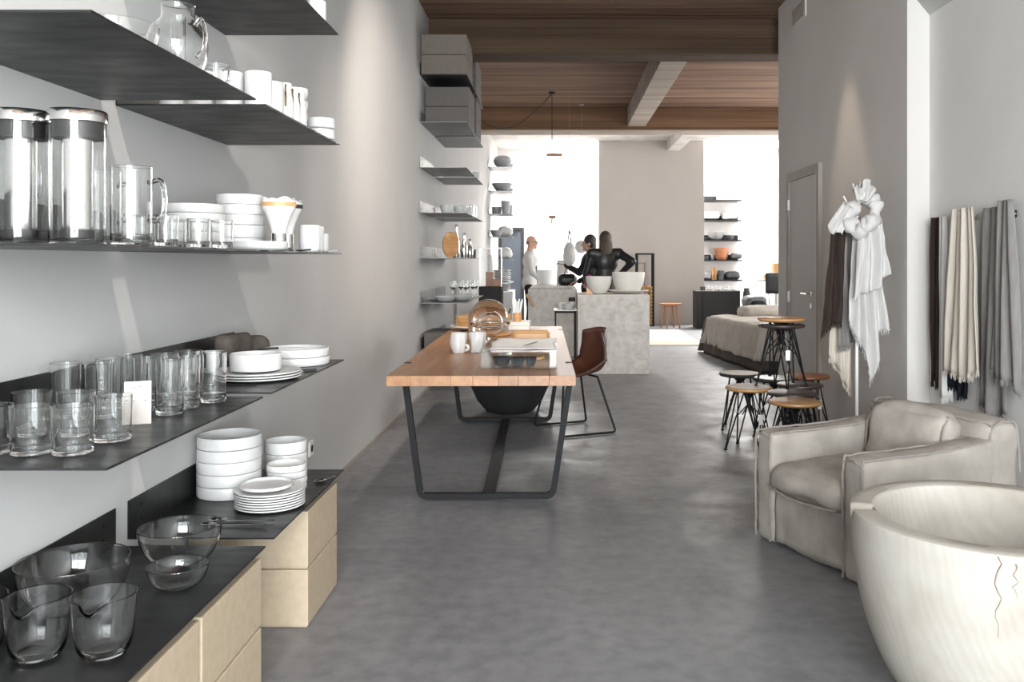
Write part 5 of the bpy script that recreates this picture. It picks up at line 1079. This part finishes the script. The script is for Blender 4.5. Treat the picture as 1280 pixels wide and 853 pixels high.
# ------------------------------------------------------------------ scarves
def drape(w0, w1, h, folds, a0, a1, seed, nu=48, nv=26, hem=.04, slant=0, skew=0, xoff=0):
    vs = []; fs = []
    for j in range(nv+1):
        v = j/nv; wd = w0+(w1-w0)*v**.8; am = a0+(a1-a0)*v**.7
        for i in range(nu+1):
            u = i/nu
            ph = 2*PI*folds*u+seed+.8*math.sin(3*v+seed)
            y = am*math.sin(ph)+am*.5*math.sin(ph*.5+2*v+seed*2)
            x = (u-.5)*wd+skew*v+.008*noise.noise(Vector((u*6, v*4, seed)))
            hl = h*(1+slant*(u-.5))+hem*math.sin(7*u+seed)*.5
            vs.append((x+xoff, y, -v*hl))
    k = nu+1
    for j in range(nv):
        for i in range(nu): a = j*k+i; fs.append((a, a+1, a+k+1, a+k))
    return vs, fs, [vs[nv*k+i] for i in range(k)]
def scarf(name, label, loc, rz, material, group=None, fringe=True, parent=None, **kw):
    vs, fs, hemv = drape(**kw)
    t = thing(name, label, 'scarf', loc, rz, group)
    o = MB().add(vs, fs).build('cloth', M[material], t, angle=80); s_ = o.modifiers.new('s', 'SOLIDIFY'); s_.thickness = .005; s_.offset = 0
    if fringe:
        fb = MB(); rnd = random.Random(kw['seed'])
        for a, b in zip(hemv, hemv[1:]):
            for q in (0., .5):
                p = Vector(a).lerp(Vector(b), q); L = .02+.018*rnd.random()
                fb.tube([p, p+Vector((rnd.uniform(-.006, .006), rnd.uniform(-.004, .004), -L))], [.0022, .0012], 4)
        f_o = fb.build('fringe', M[material], t, smooth=False); f_o['kind'] = 'stuff'
    return t
# on the niche wall: pegs at x = NX, running along y; local x maps to -y (towards the camera)
RZW = -PI/2
def peg(y, z):
    t = thing('wall_peg', 'round steel peg holding a scarf on the niche wall', 'peg', (NX, y, z), 0, 'scarf pegs')
    MB().lathe([(0, 0), (.02, 0), (.02, .005), (.008, .008), (.008, .018), (.011, .020), (.011, .024), (0, .025)], 16, Matrix.Rotation(-PI/2, 4, 'Y')).build('peg_pin', M['chrome'], t)
for y, z, w0, w1, h, mtl, lab, sd, sl, off, fd in (
    (5.40, 1.60, .12, .16, 1.00, 'linen_b', 'dark brown scarf hanging farthest into the niche', 1.3, .0, .035, 2),
    (5.25, 1.60, .08, .14, 1.06, 'linen_w', 'off white fringed scarf between the dark brown and the navy one', 2.1, .0, .055, 2),
    (5.12, 1.635, .14, .20, 1.06, 'linen_n', 'navy black scarf behind the cream one on the niche wall', 3.3, .0, .028, 2),
    (4.93, 1.63, .22, .42, .93, 'linen_c', 'wide cream scarf with fringe in the middle of the niche wall', 4.2, -.06, .085, 4),
    (4.70, 1.62, .16, .30, 1.10, 'linen_g', 'grey scarf behind the cream one on the niche wall', 5.0, .0, .03, 2),
    (4.52, 1.645, .14, .28, .93, 'linen_g', 'grey fringed scarf hanging nearest the armchair back', 6.4, .1, .06, 3)):
    scarf('hanging_scarf', lab, (NX-off, y, z), RZW, mtl, 'scarves on the niche wall', w0=w0, w1=w1, h=h, folds=fd, a0=.010, a1=.020, seed=sd, slant=sl)
for y in (5.33, 5.05, 4.93, 4.52): peg(y, 1.575)
# coat stand with scarves
cst = thing('coat_stand', 'white metal coat stand loaded with scarves by the grey door', 'coat stand', (1.95, 5.735, 0))
MB().cyl((0, 0, .012), (0, 0, 1.76), .011, seg=12).build('pole', M['white'], cst); MB().lathe([(0, 0), (.15, 0), (.15, .008), (.02, .014), (0, .014)], 32).build('base', M['white'], cst)
for a in (0.5, 2.6, 4.7): MB().tube(smoothpath([(0, 0, 1.68), (.05*math.cos(a), .05*math.sin(a), 1.70), (.085*math.cos(a), .085*math.sin(a), 1.76)], 4), .006, 8).build('hook', M['white'], cst)
CX, CY = 1.95, 5.735
scarf('hanging_scarf', 'long dark brown scarf hanging on the coat stand', (CX-.115, CY-.02, 1.62), .25, 'linen_b', 'scarves on the coat stand', w0=.10, w1=.14, h=.70, folds=2, a0=.012, a1=.022, seed=2.2, slant=-.15, skew=-.05)
scarf('hanging_scarf', 'charcoal scarf hanging behind the white one on the coat stand', (CX-.02, CY+.05, 1.62), .1, 'linen_g', 'scarves on the coat stand', w0=.16, w1=.16, h=.84, folds=2, a0=.012, a1=.022, seed=7.2, slant=.0)
scarf('hanging_scarf', 'cream scarf hanging low behind the others on the coat stand', (CX-.07, CY+.10, 1.55), .1, 'linen_c', 'scarves on the coat stand', w0=.12, w1=.16, h=.98, folds=3, a0=.012, a1=.022, seed=9.2, slant=.25)
# long white scarf: knotted head, ragged diagonal hem
vs, fs, hemv = drape(w0=.12, w1=.27, h=.98, folds=4, a0=.018, a1=.03, seed=.7, nu=72, nv=40, slant=0, hem=.0)
def ragged(u): return .60+.42*(1-abs((u-.52)/.52)**1.1)+.06*math.sin(14*u)
k = 73; nvs = []
for j in range(41):
    for i in range(k): x, y, z = vs[j*k+i]; u = i/72; nvs.append((x+.03*(j/40), y, z*ragged(u)))
t = thing('hanging_scarf', 'long fringed white linen scarf knotted over the coat stand', 'scarf', (CX+.03, CY-.075, 1.60), .12, 'scarves on the coat stand')
o = MB().add(nvs, fs).build('cloth', M['linen_w'], t, angle=80); s_ = o.modifiers.new('s', 'SOLIDIFY'); s_.thickness = .005; s_.offset = 0
fb = MB(); rnd = random.Random(4); hm = nvs[40*k:]
for a, b in zip(hm, hm[1:]):
    p = Vector(a).lerp(Vector(b), .5); fb.tube([p, p+Vector((rnd.uniform(-.008, .008), rnd.uniform(-.004, .004), -.02-.02*rnd.random()))], [.0025, .0012], 4)
o = fb.build('fringe', M['linen_w'], t, smooth=False); o['kind'] = 'stuff'
# upper second layer of the white scarf
vs2, fs2, h2 = drape(w0=.13, w1=.26, h=.46, folds=3, a0=.02, a1=.03, seed=3.7, nu=48, nv=24, slant=-.35)
o = MB().add([(x+.01, y-.055, z+.01) for x, y, z in vs2], fs2).build('upper_layer', M['linen_w'], t, angle=80); s_ = o.modifiers.new('s', 'SOLIDIFY'); s_.thickness = .005; s_.offset = 0
ringp = [(.085*math.cos(a)-.03, -.02+.05*math.sin(a), .035+.115*math.sin(a+.6)) for a in [2*PI*i/44 for i in range(44)]]
mb = MB().tube(ringp, [.042+.012*math.sin(i*.9) for i in range(44)], 18, True)
mb.v = [tuple(Vector(v)+.016*noise.noise_vector(Vector(v)*18)+.010*noise.noise_vector(Vector(v)*45)) for v in mb.v]
mb.build('knot', M['linen_w'], t, angle=80)
for q, (rx, ry) in enumerate(((.25, .3), (-.45, -.2), (.0, -.35))):
    tv, tf, _ = drape(w0=.05, w1=.12, h=.11, folds=2, a0=.012, a1=.022, seed=8+q, nu=24, nv=8, hem=.05)
    o = MB().add(tv, tf, T(-.035, -.02, .12) @ Matrix.Rotation(PI+ry, 4, 'X') @ Matrix.Rotation(rx, 4, 'Y')).build('tuft', M['linen_w'], t, angle=80); s_ = o.modifiers.new('s', 'SOLIDIFY'); s_.thickness = .005
mb = MB().add(*drape(w0=.08, w1=.11, h=.20, folds=2, a0=.012, a1=.018, seed=5, nu=20, nv=10)[:2], T(-.13, -.03, .09) @ Matrix.Rotation(.5, 4, 'Y')); o = mb.build('scarf_end', M['linen_w'], t, angle=80); s_ = o.modifiers.new('s', 'SOLIDIFY'); s_.thickness = .005

# ------------------------------------------------------------------ people
def hand(parts, wrist, d, side, up=(0, 0, 1), curl=.35, s=1.0):
    """palm, four fingers of unequal length and a thumb from the side of the palm"""
    w_ = Vector(wrist); d = Vector(d).normalized(); u = Vector(up); l = d.cross(u).normalized(); u = l.cross(d).normalized()
    pc_ = w_+d*.045*s
    for q in (-.022, 0, .022): parts.append(('c', w_+l*q*.5*s, w_+d*.085*s+l*q*s, .016*s, .013*s))
    for q, L in ((-.030, .062), (-.010, .075), (.010, .080), (.029, .070)):
        a = w_+d*.085*s+l*q*s; b = a+(d-u*curl).normalized()*L*.5*s; c = b+(d-u*curl*2.4).normalized()*L*.5*s
        parts.append(('c', a, b, .0105*s, .0095*s)); parts.append(('c', b, c, .0095*s, .008*s))
    a = w_+d*.03*s+l*.028*side*s; b = a+(d*.6+l*.7*side).normalized()*.04*s; c = b+(d-u*.3).normalized()*.03*s
    parts.append(('c', a, b, .012*s, .011*s)); parts.append(('c', b, c, .011*s, .009*s))
def make_person(label, loc, rz, J, hgt, hair, top, top_col, leg_col, shoes, glasses=False, scale=1.0, collar=None, jacket_hem=.86, extra=None):
    """J: joints in metres, x = person's left(+)/right(-), +y = facing direction"""
    t = thing('person', label, 'person', loc, rz)
    B = []; up = [J['neck'], J['head']]
    hd = Vector(J['head']); yaw = J.get('yaw', 0); Hm = T(*hd) @ rotz(yaw)
    def hp(x, y, z): return Hm @ Vector((x, y, z))
    # head: skull, face, jaw, nose, ears
    B += [('e', (0, 0, 0), (1, 1, 1), Hm @ T(0, -.012, .025) @ Matrix.Diagonal((.074, .094, .098, 1))),
          ('e', (0, 0, 0), (1, 1, 1), Hm @ T(0, .022, -.04) @ Matrix.Diagonal((.058, .068, .078, 1))),
          ('c', hp(0, .088, .005), hp(0, .108, -.028), .009, .014), ('c', hp(-.02, .075, -.068), hp(.02, .075, -.068), .012, .012), ('c', hp(-.012, .072, -.098), hp(.012, .072, -.098), .018, .018),
          ('e', (0, 0, 0), (1, 1, 1), Hm @ T(.076, -.01, -.01) @ Matrix.Diagonal((.011, .02, .032, 1))), ('e', (0, 0, 0), (1, 1, 1), Hm @ T(-.076, -.01, -.01) @ Matrix.Diagonal((.011, .02, .032, 1)))]
    B.append(('c', hp(0, -.02, -.05), J['neck'], .054, .058))
    nk = Vector(J['neck']); pv = Vector(J['pelvis']); chs = (nk*.7+pv*.3)+Vector((0, .01, 0)); wst = nk*.33+pv*.67
    def torso(g):
        P = [('c', nk-Vector((0, 0, .05)), chs, .075+g, .12+g), ('e', chs, (.165+g, .115+g, .17+g)), ('e', wst, (.14+g, .10+g, .15+g)), ('e', pv, (.165+g, .12+g, .13+g))]
        for s in ('l', 'r'): P.append(('c', chs+Vector((0, 0, .08)), J['sh_'+s], .085+g, .062+g))
        return P
    B += torso(0)
    for s in ('l', 'r'):
        B += [('c', J['sh_'+s], J['el_'+s], .052, .040), ('c', J['el_'+s], J['wr_'+s], .040, .027)]
        hand(B, J['wr_'+s], Vector(J['hd_'+s]), 1 if s == 'r' else -1, J.get('up_'+s, (0, 0, 1)))
        B += [('c', J['hip_'+s], J['kn_'+s], .080, .055), ('c', J['kn_'+s], J['an_'+s], .053, .036), ('c', J['an_'+s], Vector(J['an_'+s])+Vector((0, .14, -.045)), .036, .026)]
    part('body', blob(B, .011, 'body', M['skin'], 2), t)
    # clothes
    C = torso(.016)
    for s in ('l', 'r'): C += [('c', J['sh_'+s], J['el_'+s], .066, .053), ('c', J['el_'+s], Vector(J['el_'+s]).lerp(Vector(J['wr_'+s]), .93), .053, .040)]
    C += [('e', pv+Vector((0, 0, jacket_hem-.86)), (.185, .14, .16))]
    part(top, blob(C, .016, top, M[top_col], 3), t)
    Lg = [('e', pv-Vector((0, 0, .03)), (.178, .133, .12))]
    for s in ('l', 'r'): Lg += [('c', J['hip_'+s], J['kn_'+s], .094, .068), ('c', J['kn_'+s], Vector(J['an_'+s])+Vector((0, 0, .03)), .068, .055)]
    part('trousers', blob(Lg, .018, 'trousers', M[leg_col], 3), t)
    for s in ('l', 'r'):
        a = Vector(J['an_'+s]); MB().rbox(a.x, a.y+.055, .045, .048, .135, .045, .04, .0, 8).build('shoe', M[shoes], t)
    for s in (-1, 1): part('eye', MB().ell(hp(.031*s, .076, .008), (.011, .008, .007), 10).mesh('eye', M['charcoal']), t)
    if hair:
        part('hair', blob(hair(Hm), .010, 'hair', M[J['haircol']], 2), t)
    if glasses:
        g = MB()
        for s in (-1, 1):
            g.tube([hp(.034*s+.026*math.cos(a), .096, .006+.02*math.sin(a)) for a in [2*PI*i/14 for i in range(14)]], .0032, 6, True); g.tube([hp(.06*s, .094, .01), hp(.08*s, .0, .008)], .003, 6)
        g.tube([hp(-.008, .1, .012), hp(.008, .1, .012)], .003, 6); g.build('glasses', M['black'], t)
    if extra: extra(t)
    return t
def stand(h):
    k = h/1.75
    return dict(neck=(0, 0, 1.48*k), head=(0, .02, 1.64*k), pelvis=(0, 0, .95*k), sh_l=(-.19*k, 0, 1.40*k), sh_r=(.19*k, 0, 1.40*k),
                hip_l=(-.09, 0, .90*k), hip_r=(.09, 0, .90*k), kn_l=(-.10, .02, .49*k), kn_r=(.10, .02, .49*k), an_l=(-.105, -.02, .085), an_r=(.105, -.02, .085))
# the man in pale jersey, facing the counter (world +x), forearm on the counter top
J = stand(1.78)
J.update(sh_l=(-.185, .0, 1.42), el_l=(-.235, .0, 1.12), wr_l=(-.22, .09, .87), hd_l=(0, .3, -1), up_l=(0, 1, 0), sh_r=(.185, .0, 1.42), el_r=(.27, .05, 1.14), wr_r=(.36, .21, .995), hd_r=(.3, 1, -.15), head=(0, .045, 1.665), haircol='stubble', yaw=-.25)
def stubble(Hm): return [('e', (0, 0, 0), (1, 1, 1), Hm @ T(0, -.045, .0) @ Matrix.Diagonal((.079, .068, .045, 1)))]
make_person('bald man with glasses in a pale jersey leaning on the long counter', (-.50, 15.62, 0), -PI/2, J, 1.78, stubble, 'jersey', 'sweater', 'blackcloth', 'blackleather', True, jacket_hem=.84)
# the woman in a black leather jacket seen from behind, elbow out to the right
J = stand(1.72)
J.update(neck=(0, 0, 1.50), sh_l=(-.19, 0, 1.44), sh_r=(.19, 0, 1.44), el_r=(.345, -.17, 1.33), wr_r=(.195, -.03, 1.15), hd_r=(-.55, .7, -.4), el_l=(-.26, .04, 1.14), wr_l=(-.22, .22, 1.02), hd_l=(0, 1, -.2), haircol='hair_bl')
def longhair(Hm):
    return [('e', (0, 0, 0), (1, 1, 1), Hm @ T(0, -.03, .035) @ Matrix.Diagonal((.088, .098, .105, 1))), ('e', (0, 0, 0), (1, 1, 1), Hm @ T(0, -.065, -.07) @ Matrix.Diagonal((.094, .055, .15, 1))), ('e', (0, 0, 0), (1, 1, 1), Hm @ T(0, -.08, -.16) @ Matrix.Diagonal((.082, .04, .10, 1)))]
def shirt_tail(t):
    MB().rbox(-.235, -.09, 1.02, .045, .05, .12, .04, .01, 8, .012, 3).build('shirt_tail', M['magenta'], t)
make_person('blond woman in black leather jacket seen from behind, hand on hip', (.655, 12.05, 0), .12, J, 1.72, longhair, 'jacket', 'blackleather', 'blackcloth', 'blackleather', False, extra=shirt_tail)
# the dark haired woman facing left, reaching for a bag
J = stand(1.71)
J.update(el_l=(-.22, .13, 1.16), wr_l=(-.14, .36, 1.28), hd_l=(.0, 1, .25), el_r=(.23, .02, 1.10), wr_r=(.19, .2, 1.02), hd_r=(0, 1, -.2), haircol='hair_dk', yaw=.1)
def shorthair(Hm):
    return [('e', (0, 0, 0), (1, 1, 1), Hm @ T(0, -.025, .042) @ Matrix.Diagonal((.090, .100, .102, 1))), ('e', (0, 0, 0), (1, 1, 1), Hm @ T(0, -.06, -.03) @ Matrix.Diagonal((.088, .06, .11, 1)))]
make_person('dark haired woman in black coat reaching out towards a hanging white bag', (.49, 13.35, 0), PI/2-.15, J, 1.71, shorthair, 'coat', 'blackcloth', 'blackcloth', 'blackleather', False)
hg = thing('hanging_bag', 'white cloth bag hanging by a dark strap before the woman', 'bag', (.175, 13.0, 0))
mb = MB().rbox(0, 0, 0, .075, .05, .15, .05, .02, 12, .02, 6, T(0, 0, 1.44)); mb.v = [(x*(1.15-.9*max(0, z-1.42)), y*(1.1-.9*max(0, z-1.42)), z) for x, y, z in mb.v]; mb.build('bag_body', M['linen_w'], hg, angle=80)
MB().tube([(-.03, 0, 1.56), (-.006, 0, 1.77), (.0, 0, 1.80), (.006, 0, 1.77), (.03, 0, 1.56)], .009, 6).build('strap', M['blackcloth'], hg)
MB().cyl((0, 0, 1.80), (0, 0, CZ), .0012, seg=5).build('hanging_wire', M['frame'], hg)
# wall socket low on the left wall
so = thing('power_socket', 'small white socket low on the grey wall beyond the kraft boxes', 'socket', (WX, 4.80, .31))
MB().box(.0005, .010, -.04, .04, -.04, .04).build('cover_plate', M['white'], so, smooth=False, bevel=.003)
MB().lathe([(0, 0), (.02, 0), (.02, .002), (0, .002)], 20, T(.010, 0, 0) @ Matrix.Rotation(PI/2, 4, 'Y')).build('outlet', M['charcoal'], so)
